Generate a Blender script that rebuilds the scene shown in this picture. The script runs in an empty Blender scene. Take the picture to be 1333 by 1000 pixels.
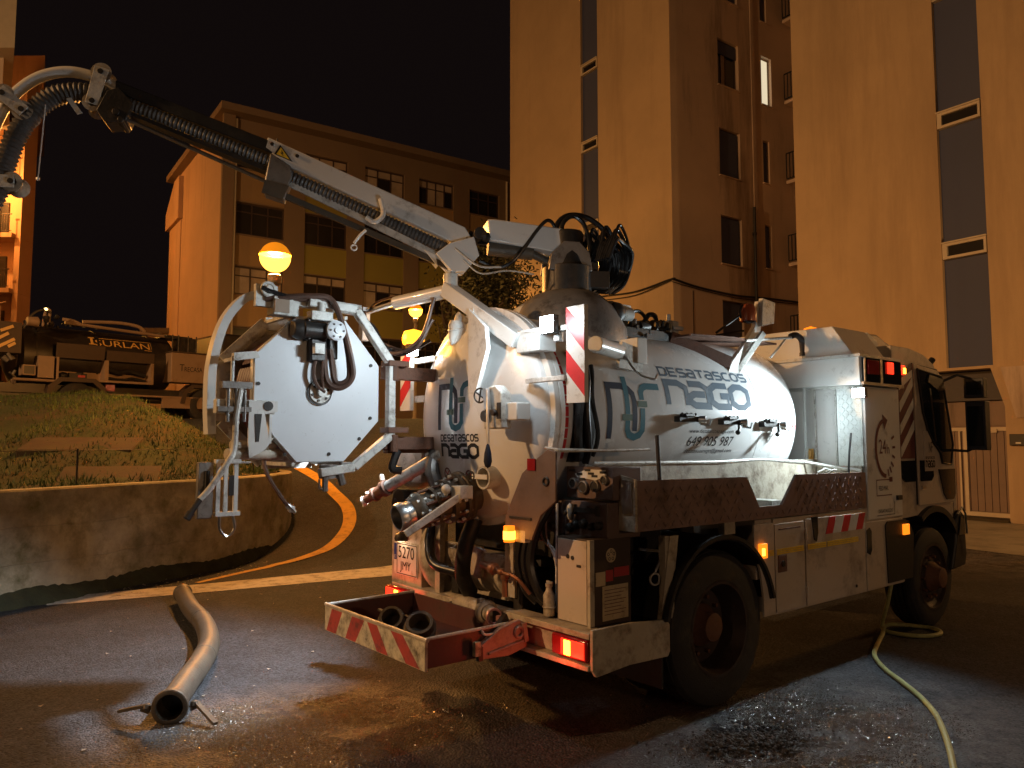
import bpy, bmesh, math, random
from mathutils import Vector, Matrix
random.seed(7)
S = bpy.context.scene
C = S.collection
R = math.radians

# ------------------------------------------------------------------ camera
cam = bpy.data.objects.new('camera', bpy.data.cameras.new('camera'))
C.objects.link(cam)
cam.location = (0, 0, 1.7)
cam.rotation_euler = (R(90 + 4.3), 0, 0)
cam.data.sensor_width = 36
cam.data.lens = 27.0
cam.data.clip_start = 0.05
cam.data.clip_end = 600
S.camera = cam
# ------------------------------------------------------------------ world: night sky
W = bpy.data.worlds.new('World')
S.world = W
W.use_nodes = True
W.node_tree.nodes['Background'].inputs[0].default_value = (0.0046, 0.0029, 0.0028, 1)
W.node_tree.nodes['Background'].inputs[1].default_value = 1.0
S.view_settings.view_transform = 'Standard'
S.view_settings.look = 'None'
S.view_settings.exposure = 0
S.view_settings.gamma = 1
S.view_settings.use_curve_mapping = False

SODIUM = (1.0, 0.50, 0.17)
WHITE = (0.80, 0.95, 1.0)
def lamp(name, kind, loc, power, color, size=0.1, direction=None, parent=None, spot=None, blend=0.5):
    d = bpy.data.lights.new(name, kind)
    d.energy = power
    d.color = color
    if kind == 'AREA':
        d.size = size
    else:
        d.shadow_soft_size = size
    if kind == 'SPOT':
        d.spot_size = R(spot); d.spot_blend = blend
    o = bpy.data.objects.new(name, d)
    C.objects.link(o)
    o.location = loc
    if direction is not None:
        o.rotation_euler = Vector(direction).to_track_quat('-Z', 'Y').to_euler()
    if parent:
        o.parent = parent
        o.matrix_parent_inverse = parent.matrix_world.inverted()
    return o

# ------------------------------------------------------------------ helpers
def V3(a): return Vector(a)
class MB:
    """collects geometry in world metres (through matrix m) and links it as ONE mesh object"""
    def __init__(s, m=None):
        s.v = []; s.f = []; s.m = m
    def add(s, vs, fs):
        o = len(s.v)
        for p in vs:
            p = Vector(p)
            s.v.append(tuple(s.m @ p) if s.m else tuple(p))
        s.f += [tuple(i + o for i in f) for f in fs]
        return s
    def box(s, a, b):
        x0, y0, z0 = a; x1, y1, z1 = b
        return s.add([(x0,y0,z0),(x1,y0,z0),(x1,y1,z0),(x0,y1,z0),(x0,y0,z1),(x1,y0,z1),(x1,y1,z1),(x0,y1,z1)],
                     [(0,3,2,1),(4,5,6,7),(0,1,5,4),(1,2,6,5),(2,3,7,6),(3,0,4,7)])
    def bar(s, p, q, w, h=None, up=(0,0,1)):
        h = h or w
        p, q = Vector(p), Vector(q); d = (q - p).normalized(); up = Vector(up)
        if abs(d.dot(up)) > .99: up = Vector((1,0,0))
        x = d.cross(up).normalized() * w/2; y = x.cross(d).normalized() * h/2
        vs = [p-x-y, p+x-y, p+x+y, p-x+y, q-x-y, q+x-y, q+x+y, q-x+y]
        return s.add(vs, [(0,3,2,1),(4,5,6,7),(0,1,5,4),(1,2,6,5),(2,3,7,6),(3,0,4,7)])
    def prism(s, pts, axis, a, b):
        """polygon pts in the plane across axis (0,1,2), extruded from a to b"""
        def mk(p, t):
            if axis == 0: return (t, p[0], p[1])
            if axis == 1: return (p[0], t, p[1])
            return (p[0], p[1], t)
        n = len(pts)
        vs = [mk(p, a) for p in pts] + [mk(p, b) for p in pts]
        fs = [tuple(range(n))[::-1], tuple(range(n, 2*n))] + [(i, (i+1) % n, n+(i+1) % n, n+i) for i in range(n)]
        return s.add(vs, fs)
    def tube(s, path, r, n=10, cap=True):
        path = [Vector(p) for p in path]; m = len(path)
        if not hasattr(r, '__len__'): r = [r]*m
        t0 = (path[1]-path[0]).normalized()
        up = Vector((0,0,1)) if abs(t0.z) < .9 else Vector((1,0,0))
        x = t0.cross(up).normalized(); vs = []; fs = []
        for i in range(m):
            t = (path[min(i+1,m-1)] - path[max(i-1,0)])
            if t.length < 1e-7: t = t0
            t.normalize()
            x = (x - t*x.dot(t)).normalized(); y = t.cross(x)
            for k in range(n):
                a = 2*math.pi*k/n
                vs.append(path[i] + (x*math.cos(a) + y*math.sin(a))*r[i])
        for i in range(m-1):
            for k in range(n):
                fs.append((i*n+k, i*n+(k+1) % n, (i+1)*n+(k+1) % n, (i+1)*n+k))
        if cap:
            fs.append(tuple(range(n))[::-1]); fs.append(tuple((m-1)*n+k for k in range(n)))
        return s.add(vs, fs)
    def cyl(s, p, q, r, n=16, r2=None):
        return s.tube([p, q], [r, r if r2 is None else r2], n)
    def lathe(s, o, d, prof, n=24, a0=0, a1=2*math.pi):
        """prof: (t along d, radius)"""
        o, d = Vector(o), Vector(d).normalized()
        up = Vector((0,0,1)) if abs(d.z) < .9 else Vector((1,0,0))
        x = d.cross(up).normalized(); y = x.cross(d)
        full = abs(a1-a0-2*math.pi) < 1e-6; m = n if full else n+1
        vs = []; fs = []
        for t, r in prof:
            for k in range(m):
                a = a0 + (a1-a0)*k/n
                vs.append(o + d*t + (x*math.cos(a)+y*math.sin(a))*max(r, 1e-4))
        for i in range(len(prof)-1):
            for k in range(n):
                k2 = (k+1) % m
                fs.append((i*m+k, i*m+k2, (i+1)*m+k2, (i+1)*m+k))
        return s.add(vs, fs)
    def ball(s, c, r, n=16, sz=1.0):
        return s.lathe(c, (0,0,1), [(-r*sz*math.cos(math.pi*i/(n//2)), r*math.sin(math.pi*i/(n//2))) for i in range(n//2+1)], n)
    def ringt(s, c, ax, R1, r, n=24, k=8):
        ax = Vector(ax).normalized(); up = Vector((0,0,1)) if abs(ax.z) < .9 else Vector((1,0,0))
        x = ax.cross(up).normalized(); y = x.cross(ax); c = Vector(c)
        vs = []; fs = []
        for i in range(n):
            a = 2*math.pi*i/n; d = x*math.cos(a)+y*math.sin(a)
            for j in range(k):
                b = 2*math.pi*j/k
                vs.append(c + d*(R1 + r*math.cos(b)) + ax*r*math.sin(b))
        for i in range(n):
            for j in range(k):
                fs.append((i*k+j, ((i+1) % n)*k+j, ((i+1) % n)*k+(j+1) % k, i*k+(j+1) % k))
        return s.add(vs, fs)
    def sheet(s, fn, nu, nv):
        vs = [fn(i/nu, j/nv) for i in range(nu+1) for j in range(nv+1)]
        fs = [(i*(nv+1)+j, (i+1)*(nv+1)+j, (i+1)*(nv+1)+j+1, i*(nv+1)+j+1) for i in range(nu) for j in range(nv)]
        return s.add(vs, fs)
    def build(s, name, mat, parent=None, smooth=35, bevel=0, solid=0, label=None, kind=None):
        me = bpy.data.meshes.new(name)
        me.from_pydata(s.v, [], s.f)
        bm = bmesh.new(); bm.from_mesh(me)
        bmesh.ops.recalc_face_normals(bm, faces=bm.faces)
        bm.to_mesh(me); bm.free()
        me.materials.append(mat)
        if smooth:
            for p in me.polygons: p.use_smooth = True
            try: me.set_sharp_from_angle(angle=R(smooth))
            except Exception: pass
        o = bpy.data.objects.new(name, me); C.objects.link(o)
        if solid:
            md = o.modifiers.new('solid', 'SOLIDIFY'); md.thickness = solid; md.offset = 0
        if bevel:
            md = o.modifiers.new('bevel', 'BEVEL'); md.width = bevel; md.segments = 2; md.limit_method = 'ANGLE'; md.angle_limit = R(40)
        if parent:
            o.parent = parent; o.matrix_parent_inverse = parent.matrix_world.inverted()
        if label: o['label'] = label
        if kind: o['kind'] = kind
        return o
def thing(name, label, cat, loc=(0,0,0), rz=0, group=None):
    o = bpy.data.objects.new(name, None); C.objects.link(o)
    o.location = loc; o.rotation_euler = (0,0,rz)
    o.empty_display_size = .2
    o.matrix_world = Matrix.Translation(loc) @ Matrix.Rotation(rz, 4, 'Z')
    bpy.context.view_layer.update()
    return tag(o, label, cat, group)
def tag(o, label, cat, group=None):
    o['label'] = label; o['category'] = cat
    if group: o['group'] = group
    return o
def inst(src, loc, parent=None, name=None):
    """another object on the same mesh, moved by loc (world metres)"""
    o = src.copy(); C.objects.link(o)
    o.parent = src.parent; o.matrix_parent_inverse = src.matrix_parent_inverse.copy()
    if src.parent:
        rot = src.parent.matrix_world.to_3x3()
        o.location = Vector(src.location) + Vector(loc)
    else:
        o.location = Vector(src.location) + Vector(loc)
    return o
def smoothp(pts, k=8):
    """catmull-rom through pts"""
    P = [Vector(p) for p in pts]; P = [P[0]*2-P[1]] + P + [P[-1]*2-P[-2]]; out = []
    for i in range(1, len(P)-2):
        a, b, c, d = P[i-1:i+3]
        for j in range(k):
            t = j/k
            out.append(.5*((2*b)+(c-a)*t+(2*a-5*b+4*c-d)*t*t+(3*b-a-3*c+d)*t**3))
    out.append(P[-2]); return out
def resample(path, step):
    path = [Vector(p) for p in path]; out = [path[0]]; need = step
    for a, b in zip(path, path[1:]):
        L = (b-a).length; pos = 0
        while L-pos >= need:
            pos += need; out.append(a+(b-a)*(pos/L)); need = step
        need -= (L-pos)
    return out

# ------------------------------------------------------------------ materials
def mat(name, col, rough=.6, metal=0, var=.15, scale=4, dirt=None, dirt_amt=.4, dirt_scale=2.5, bump=.1, bscale=60, coat=0, fine=None, rough_var=.1, streak=False):
    m = bpy.data.materials.new(name); m.use_nodes = True
    nt = m.node_tree; N = nt.nodes; L = nt.links
    b = N['Principled BSDF']
    tc = N.new('ShaderNodeTexCoord')
    co = tc.outputs['Object']
    if streak:
        mp = N.new('ShaderNodeMapping'); mp.inputs['Scale'].default_value = (1, 1, .12)
        L.new(co, mp.inputs[0]); sco = mp.outputs[0]
    else: sco = co
    n1 = N.new('ShaderNodeTexNoise'); n1.inputs['Scale'].default_value = scale; n1.inputs['Detail'].default_value = 6
    n1.inputs['Roughness'].default_value = .65
    L.new(co, n1.inputs['Vector'])
    mx = N.new('ShaderNodeMix'); mx.data_type = 'RGBA'
    c = Vector(col)
    mx.inputs[6].default_value = (*(c*(1-var)), 1); mx.inputs[7].default_value = (*[min(1, q) for q in c*(1+var)], 1)
    rr = N.new('ShaderNodeMapRange'); rr.inputs[1].default_value = .3; rr.inputs[2].default_value = .7
    L.new(n1.outputs[0], rr.inputs[0]); L.new(rr.outputs[0], mx.inputs[0])
    out = mx.outputs[2]
    if dirt:
        n2 = N.new('ShaderNodeTexNoise'); n2.inputs['Scale'].default_value = dirt_scale; n2.inputs['Detail'].default_value = 9
        n2.inputs['Roughness'].default_value = .72
        L.new(sco, n2.inputs['Vector'])
        r2 = N.new('ShaderNodeMapRange'); r2.inputs[1].default_value = .62 - dirt_amt*.28; r2.inputs[2].default_value = .80 - dirt_amt*.2
        L.new(n2.outputs[0], r2.inputs[0])
        m2 = N.new('ShaderNodeMix'); m2.data_type = 'RGBA'
        L.new(r2.outputs[0], m2.inputs[0]); L.new(out, m2.inputs[6]); m2.inputs[7].default_value = (*dirt, 1)
        out = m2.outputs[2]
    L.new(out, b.inputs['Base Color'])
    b.inputs['Metallic'].default_value = metal
    if rough_var:
        r3 = N.new('ShaderNodeMapRange'); r3.inputs[3].default_value = max(.03, rough-rough_var); r3.inputs[4].default_value = min(1, rough+rough_var)
        L.new(n1.outputs[0], r3.inputs[0]); L.new(r3.outputs[0], b.inputs['Roughness'])
    else: b.inputs['Roughness'].default_value = rough
    if coat: b.inputs['Coat Weight'].default_value = coat
    if bump:
        n3 = N.new('ShaderNodeTexNoise'); n3.inputs['Scale'].default_value = bscale; n3.inputs['Detail'].default_value = 4
        L.new(co, n3.inputs['Vector'])
        bp = N.new('ShaderNodeBump'); bp.inputs['Strength'].default_value = bump; bp.inputs['Distance'].default_value = .01
        L.new(n3.outputs[0], bp.inputs['Height']); L.new(bp.outputs[0], b.inputs['Normal'])
    return m
def emis(name, col, st):
    m = bpy.data.materials.new(name); m.use_nodes = True
    nt = m.node_tree; b = nt.nodes['Principled BSDF']
    b.inputs['Base Color'].default_value = (*[q*.5 for q in col], 1); b.inputs['Roughness'].default_value = .25
    b.inputs['Emission Color'].default_value = (*col, 1); b.inputs['Emission Strength'].default_value = st
    return m
BROWN = (.10, .075, .05)
M = {}
M['white'] = mat('white_paint', (.70,.70,.68), .32, 0, .05, 2, BROWN, .22, 3, .03, 30, coat=.25)
M['tank'] = mat('tank_paint', (.66,.67,.67), .27, 0, .04, 1.5, (.36,.33,.29), .14, 2.2, .02, 12, coat=.3)
M['wpanel'] = mat('reel_panel_paint', (.66,.70,.74), .4, 0, .04, 3, (.25,.22,.18), .03, 22, .03, 30)
M['wdirty'] = mat('dirty_cream_paint', (.42,.38,.31), .5, 0, .12, 5, (.09,.055,.03), .55, 6, .2, 50)
M['wsteel'] = mat('worn_white_steel', (.55,.55,.52), .45, .1, .15, 6, (.14,.11,.08), .45, 14, .2, 60)
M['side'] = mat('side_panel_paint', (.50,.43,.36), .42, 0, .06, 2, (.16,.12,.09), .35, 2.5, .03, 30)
M['grey'] = mat('grey_steel', (.22,.21,.20), .45, .5, .2, 8, (.05,.04,.03), .4, 10, .2, 80)
M['alu'] = mat('bright_aluminium', (.6,.6,.6), .3, 1, .1, 8, None, bump=.1)
M['dark'] = mat('dark_steel', (.03,.028,.026), .45, .3, .3, 8, (.06,.04,.03), .4, 8, .2, 60)
M['black'] = mat('black_rubber', (.013,.013,.014), .5, 0, .3, 10, (.04,.034,.028), .3, 8, .15, 90)
M['hoseb'] = mat('black_hose', (.012,.012,.013), .3, 0, .2, 10, None, bump=.05)
M['brownhose'] = mat('brown_hose', (.10,.055,.04), .45, 0, .2, 10, (.03,.02,.015), .3, 8)
M['rib'] = mat('grey_corrugated_hose', (.09,.09,.09), .5, 0, .2, 8, (.05,.04,.03), .4, 7)
M['rust'] = mat('rusty_brown_paint', (.13,.055,.03), .7, 0, .3, 12, (.04,.02,.012), .4, 12, .4, 90)
M['tray'] = mat('tray_plate', (.24,.165,.155), .42, .35, .15, 4, (.06,.04,.035), .4, 5, .05, 40)
M['deflector'] = mat('mudguard_plate', (.13,.085,.072), .5, 0, .15, 4, (.08,.05,.04), .4, 5)
M['red_lit_arm'] = mat('tail_lit_cream_arm', (.30,.20,.17), .45, 0, .15, 6, (.14,.07,.05), .4, 8)  # cream arm paint with the tail lamps' red glow put into its colour
M['red'] = mat('red_reflective', (.55,.03,.035), .35, 0, .1, 8, (.12,.03,.02), .25, 9, .03)
M['refw'] = mat('white_reflective', (.62,.62,.6), .35, 0, .06, 8, (.2,.17,.12), .25, 9, .03)
M['refwd'] = mat('white_reflective_grimy', (.55,.53,.43), .5, 0, .15, 8, (.09,.075,.05), .6, 12, .1)
M['redd'] = mat('red_reflective_grimy', (.38,.05,.04), .5, 0, .15, 8, (.06,.03,.02), .5, 12, .1)
M['yel'] = mat('yellow_reflective', (.75,.50,.04), .4, 0, .15, 20, (.25,.16,.03), .2, 30, .05)
M['navy'] = mat('navy_print', (.025,.03,.05), .65, 0, .1, 3, None, bump=0)
M['teal'] = mat('teal_print', (.045,.14,.18), .65, 0, .1, 3, None, bump=0)
M['olive'] = mat('olive_print', (.10,.15,.12), .65, 0, .1, 3, None, bump=0)
M['slate'] = mat('slate_print', (.10,.135,.175), .65, 0, .1, 3, (.22,.25,.28), .2, 6, bump=0)
M['ink'] = mat('black_print', (.02,.02,.022), .4, 0, .1, 3, None, bump=0)
M['maroon'] = mat('maroon_print', (.14,.05,.05), .4, 0, .1, 3, None, bump=0)
M['blue'] = mat('blue_print', (.02,.04,.25), .4, 0, .1, 3, None, bump=0)
M['gold'] = mat('gold_print', (.62,.36,.09), .4, 0, .15, 8, None, bump=0)
M['paper'] = mat('yellowed_label', (.50,.40,.26), .6, 0, .1, 12, (.2,.14,.08), .3, 20, .05)
M['redlabel'] = mat('red_label', (.4,.04,.04), .5, 0, .1, 12, None)
M['tyre'] = mat('tyre_rubber', (.016,.015,.015), .75, 0, .3, 14, (.05,.04,.032), .35, 6, .3, 120)
M['rim'] = mat('brown_wheel_rim', (.045,.03,.026), .5, .2, .3, 10, (.035,.02,.015), .4, 8, .2)
M['glass'] = mat('dark_glass', (.012,.016,.02), .08, 0, .1, 3, None, bump=0, rough_var=0)
M['window'] = mat('night_window_glass', (.02,.018,.018), .2, 0, .3, .3, None, bump=0, rough_var=.05)
M['redlens'] = emis('red_lens_lit', (1,.03,.01), 2.2)
M['redlens_hot'] = emis('red_lens_bulb', (1,.35,.02), 14)
M['redlens_off'] = mat('red_lens', (.25,.01,.012), .15, 0, .1, 5, None, bump=0)
M['amber'] = emis('amber_lens_lit', (1,.22,.01), 1.6)
M['amber_hot'] = emis('amber_bulb', (1,.40,.04), 5)
M['led'] = emis('led_face', (.82,.96,1), 60)
M['lblack'] = mat('black_truck_paint', (.022,.017,.014), .4, 0, .2, 3, (.05,.035,.02), .4, 4, .05)
M['lbrown'] = mat('brown_truck_cover', (.055,.035,.024), .6, 0, .15, 4, None, bump=.1)
M['cream'] = mat('cream_box', (.26,.18,.12), .55, 0, .1, 3, (.2,.12,.07), .3, 4)
M['plaster'] = mat('orange_cream_render', (.50,.36,.22), .85, 0, .09, .5, (.37,.26,.16), .5, .6, .4, 25, streak=True)
M['plaster2'] = mat('ochre_render', (.48,.31,.19), .85, 0, .08, .5, (.30,.19,.12), .3, .7, .2, 25, streak=True)
M['pside'] = mat('stained_side_render', (.62,.48,.37), .85, 0, .1, .4, (.16,.11,.08), .4, .6, .25, 25, streak=True)
M['bluepanel'] = mat('slate_blue_panel', (.062,.075,.15), .7, 0, .08, .6, None, bump=.1)
M['trim'] = mat('pale_window_trim', (.55,.47,.36), .7, 0, .08, 3, None)
M['schoolw'] = mat('brown_render', (.20,.14,.095), .85, 0, .1, .4, (.2,.11,.08), .3, .6, .2, 20, streak=True)
M['spandy'] = mat('mustard_spandrel', (.26,.21,.045), .8, 0, .06, .5, None, bump=.1)
M['spando'] = mat('ochre_spandrel', (.30,.195,.10), .8, 0, .06, .5, None, bump=.1)
M['frame'] = mat('dark_window_frame', (.055,.035,.03), .5, 0, .1, 5, None)
M['curtain'] = mat('pale_curtain', (.38,.30,.24), .8, 0, .25, 1.2, None, bump=0)
M['wood'] = mat('brown_door_board', (.20,.14,.115), .6, 0, .12, 3, (.1,.07,.055), .3, 4, .1, 40, streak=True)
M['iron'] = mat('dark_iron', (.02,.018,.018), .6, .2, .2, 8, None)
M['leaf'] = mat('dark_leaf', (.05,.055,.03), .7, 0, .5, 3, None, bump=0)
M['bark'] = mat('bark', (.06,.045,.035), .9, 0, .3, 8, None, bump=.4)
M['grass'] = mat('grass_blade', (.036,.062,.010), .7, 0, .5, .8, None, bump=0)
M['soil'] = mat('bank_turf', (.024,.032,.008), .95, 0, .4, 1.2, (.05,.03,.015), .6, 1.1, .8, 25)
M['slab'] = mat('brown_concrete_slab', (.05,.033,.022), .9, 0, .2, 3, (.05,.045,.02), .6, 3, .4, 40)
M['greenhose'] = mat('yellow_green_hose', (.36,.36,.15), .5, 0, .15, 5, (.15,.14,.07), .4, 8, .1)
M['pipe'] = mat('galvanised_pipe', (.085,.072,.056), .5, .25, .3, 6, (.10,.075,.05), .5, 6, .3, 60)
M['debris'] = mat('wet_black_dirt', (.006,.0055,.0055), .7, 0, .4, 20, None, bump=.6, bscale=40)
M['lw'] = mat('white_markings', (.48,.44,.39), .7, 0, .12, 3, (.10,.08,.06), .5, 7, .4, 150)
M['ly'] = mat('yellow_markings', (.55,.30,.04), .65, 0, .12, 3, (.16,.09,.02), .4, 7, .4, 150)
M['orangeglow'] = emis('amber_beacon', (1,.36,.02), 3.4)

# wet asphalt
def asphalt():
    m = bpy.data.materials.new('wet_asphalt'); m.use_nodes = True
    nt = m.node_tree; N = nt.nodes; L = nt.links; b = N['Principled BSDF']
    tc = N.new('ShaderNodeTexCoord'); co = tc.outputs['Object']
    def noise(sc, de=6, ro=.6):
        n = N.new('ShaderNodeTexNoise'); n.inputs['Scale'].default_value = sc; n.inputs['Detail'].default_value = de
        n.inputs['Roughness'].default_value = ro; L.new(co, n.inputs['Vector']); return n.outputs[0]
    def mr(i, a, b_, c, d):
        r = N.new('ShaderNodeMapRange'); r.inputs[1].default_value = a; r.inputs[2].default_value = b_
        r.inputs[3].default_value = c; r.inputs[4].default_value = d; L.new(i, r.inputs[0]); return r.outputs[0]
    big = noise(.55, 5, .6); mid = noise(3.5, 8, .75); grain = noise(90, 3, .8)
    vo = N.new('ShaderNodeTexVoronoi'); vo.inputs['Scale'].default_value = 62; L.new(co, vo.inputs['Vector'])
    mx = N.new('ShaderNodeMix'); mx.data_type = 'RGBA'
    mx.inputs[6].default_value = (.018,.0195,.023,1); mx.inputs[7].default_value = (.048,.052,.060,1)
    ad = N.new('ShaderNodeMath'); ad.operation = 'ADD'
    L.new(mr(big, .35, .65, 0, .6), ad.inputs[0]); L.new(mr(mid, .3, .7, -.1, .4), ad.inputs[1]); L.new(ad.outputs[0], mx.inputs[0])
    m2 = N.new('ShaderNodeMix'); m2.data_type = 'RGBA'; m2.blend_type = 'MULTIPLY'; m2.inputs[0].default_value = 1
    L.new(mx.outputs[2], m2.inputs[6])
    hs = N.new('ShaderNodeMapRange'); hs.inputs[3].default_value = .35; hs.inputs[4].default_value = 1.9
    L.new(vo.outputs['Color'], hs.inputs[0]); L.new(hs.outputs[0], m2.inputs[7])
    L.new(m2.outputs[2], b.inputs['Base Color'])
    # puddled, wet areas (real wet patches): one at the tail, one by the heap of dirt, thin film elsewhere
    def patch(cx, cy, rx, ry, rot):
        mp = N.new('ShaderNodeMapping'); mp.vector_type = 'TEXTURE'; mp.inputs['Location'].default_value = (cx, cy, 0); mp.inputs['Rotation'].default_value = (0, 0, R(rot)); mp.inputs['Scale'].default_value = (rx, ry, 9)
        L.new(co, mp.inputs[0]); ln = N.new('ShaderNodeVectorMath'); ln.operation = 'LENGTH'; L.new(mp.outputs[0], ln.inputs[0])
        return mr(ln.outputs['Value'], .35, 1.1, 1, 0)
    def mth(op, a, c):
        n = N.new('ShaderNodeMath'); n.operation = op
        for k, q in enumerate((a, c)):
            if isinstance(q, (int, float)): n.inputs[k].default_value = q
            else: L.new(q, n.inputs[k])
        return n.outputs[0]
    wet = mth('MAXIMUM', patch(-1.2, 4.7, 1.3, .9, 8), patch(1.7, 4.6, 1.6, 1.0, 35))
    wet = mth('MAXIMUM', wet, mth('MULTIPLY', patch(6.9, 11.6, 3.2, 2.2, 0), .7))
    wet = mth('MULTIPLY', wet, mr(mid, .38, .58, .15, 1.25))
    wetc = N.new('ShaderNodeClamp'); L.new(wet, wetc.inputs[0])
    rg = N.new('ShaderNodeMapRange'); rg.inputs[3].default_value = .72; rg.inputs[4].default_value = .21
    L.new(wetc.outputs[0], rg.inputs[0]); L.new(rg.outputs[0], b.inputs['Roughness'])
    sp = N.new('ShaderNodeMapRange'); sp.inputs[3].default_value = .22; sp.inputs[4].default_value = .9
    L.new(wetc.outputs[0], sp.inputs[0]); L.new(sp.outputs[0], b.inputs['Specular IOR Level'])
    vd = mr(vo.outputs['Distance'], 0, .7, 1, 0)
    b1 = N.new('ShaderNodeBump'); b1.inputs['Strength'].default_value = 1; b1.inputs['Distance'].default_value = .009
    L.new(mth('ADD', vd, mth('MULTIPLY', grain, .7)), b1.inputs['Height'])
    b2 = N.new('ShaderNodeBump'); b2.inputs['Strength'].default_value = .35; b2.inputs['Distance'].default_value = .02
    L.new(mid, b2.inputs['Height']); L.new(b1.outputs[0], b2.inputs['Normal'])
    L.new(b2.outputs[0], b.inputs['Normal'])
    return m
M['asphalt'] = asphalt()
for k_ in ('navy','teal','olive','slate','ink','maroon'):
    M[k_].node_tree.nodes['Principled BSDF'].inputs['Specular IOR Level'].default_value = .12
M['tread'] = mat('tread_plate', (.55,.57,.55), .36, .7, .1, 6, (.3,.28,.25), .3, 6, .05)
def concrete():
    m = mat('mossy_concrete', (.36,.33,.25), .9, 0, .35, 2.6, (.13,.12,.055), .55, 2.4, .8, 14)
    return m
M['concrete'] = concrete()

# ------------------------------------------------------------------ writing
NG = {
 'n': [[(0,0),(0,1),(.5,1),(.8,.78),(.8,0)]],
 'a': [[(.02,1),(.55,1),(.8,.8),(.8,0),(.2,0),(0,.15),(0,.4),(.2,.52),(.67,.52)]],
 'G': [[(.8,1),(.25,1),(0,.8),(0,.2),(.25,0),(.8,0),(.8,.5),(.42,.5)]],
 'O': [[(.25,1),(.55,1),(.8,.8),(.8,.2),(.55,0),(.25,0),(0,.2),(0,.8),(.25,1)]],
 'D': [[(0,0),(0,1),(.6,1),(.8,.8),(.8,.2),(.6,0),(0,0)]],
 'E': [[(.8,1),(0,1),(0,0),(.8,0)],[(.1,.5),(.7,.5)]],
 'S': [[(.8,1),(.15,1),(0,.88),(0,.62),(.15,.5),(.65,.5),(.8,.38),(.8,.12),(.65,0),(0,0)]],
 'T': [[(-.05,1),(.85,1)],[(.4,.9),(.4,0)]],
 'C': [[(.8,1),(.25,1),(0,.8),(0,.2),(.25,0),(.8,0)]],
}
def ribbon(mb, pts, th, fn, sub=.05):
    """flat band of width th along pts (2D), mitred, mapped into space by fn(x, y)"""
    closed = pts[0] == pts[-1]
    P = [Vector((p[0], p[1])) for p in pts]
    if closed: P = P[:-1]
    n = len(P); L = []; Rr = []
    for i in range(n):
        a = P[i-1] if (i > 0 or closed) else None
        c = P[(i+1) % n] if (i < n-1 or closed) else None
        d1 = (P[i]-a).normalized() if a is not None else None
        d2 = (c-P[i]).normalized() if c is not None else None
        if d1 is None: nn = Vector((-d2.y, d2.x)); k = 1
        elif d2 is None: nn = Vector((-d1.y, d1.x)); k = 1
        else:
            n1 = Vector((-d1.y, d1.x)); n2 = Vector((-d2.y, d2.x)); nn = (n1+n2).normalized(); k = 1/max(.5, nn.dot(n1))
        L.append(P[i]+nn*th/2*k); Rr.append(P[i]-nn*th/2*k)
    m = n if closed else n-1
    for i in range(m):
        j = (i+1) % n
        q = max(1, int((P[j]-P[i]).length/sub))
        vs = []
        for t in range(q+1):
            f = t/q
            vs += [fn(*(L[i].lerp(L[j], f))), fn(*(Rr[i].lerp(Rr[j], f)))]
        mb.add(vs, [(2*t, 2*t+1, 2*t+3, 2*t+2) for t in range(q)])
def stroke_word(mb, word, x0, y0, x1, y1, th, fn, gap=.28):
    """square-cut lettering filling the box x0..x1, y0..y1"""
    n = len(word); unit = (x1-x0)/(n*.8+(n-1)*gap + th)
    h = (y1-y0)*(1-th*.0)
    x = x0 + th/2*unit
    T = th*(y1-y0)
    for ch in word:
        for s in NG[ch]:
            pts = [(x+p[0]*unit, y0+T/2+p[1]*(y1-y0-T)) for p in s]
            ribbon(mb, pts, T, fn)
        x += (.8+gap)*unit
def text(mb, s, x0, y0, x1, y1, fn, shear=0, font_sub=.03):
    """plain lettering fitted in the box x0..x1, y0..y1 and mapped by fn(x, y)"""
    cu = bpy.data.curves.new('t', 'FONT'); cu.body = s; cu.resolution_u = 3; cu.shear = shear
    ob = bpy.data.objects.new('t', cu); C.objects.link(ob)
    bpy.context.view_layer.update()
    dg = bpy.context.evaluated_depsgraph_get()
    me = bpy.data.meshes.new_from_object(ob.evaluated_get(dg))
    xs = [v.co.x for v in me.vertices]; ys = [v.co.y for v in me.vertices]
    if xs:
        a, b, c, d = min(xs), max(xs), min(ys), max(ys)
        vs = [fn(x0+(v.co.x-a)/(b-a)*(x1-x0), y0+(v.co.y-c)/(d-c)*(y1-y0)) for v in me.vertices]
        mb.add(vs, [tuple(p.vertices) for p in me.polygons])
    bpy.data.objects.remove(ob); bpy.data.curves.remove(cu); bpy.data.meshes.remove(me)

# ================================================================== SETTING
def ss(t):
    t = max(0, min(1, t)); return t*t*(3-2*t)
def ground_h(x, y): return 2.3*ss((y-10.5)/9.5)*(1-ss(x/6))
g = MB()
xs = [-120,-80,-50,-35] + [-26+i*.5 for i in range(81)] + [18,24,35,60,120]
ys = [-60,-30,-12] + [-6+i*.5 for i in range(75)] + [34,40,60,100,200]
g.add([(x, y, ground_h(x, y)) for x in xs for y in ys],
      [(i*len(ys)+j, (i+1)*len(ys)+j, (i+1)*len(ys)+j+1, i*len(ys)+j+1) for i in range(len(xs)-1) for j in range(len(ys)-1)])
g.build('road', M['asphalt'], kind='structure')
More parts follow.
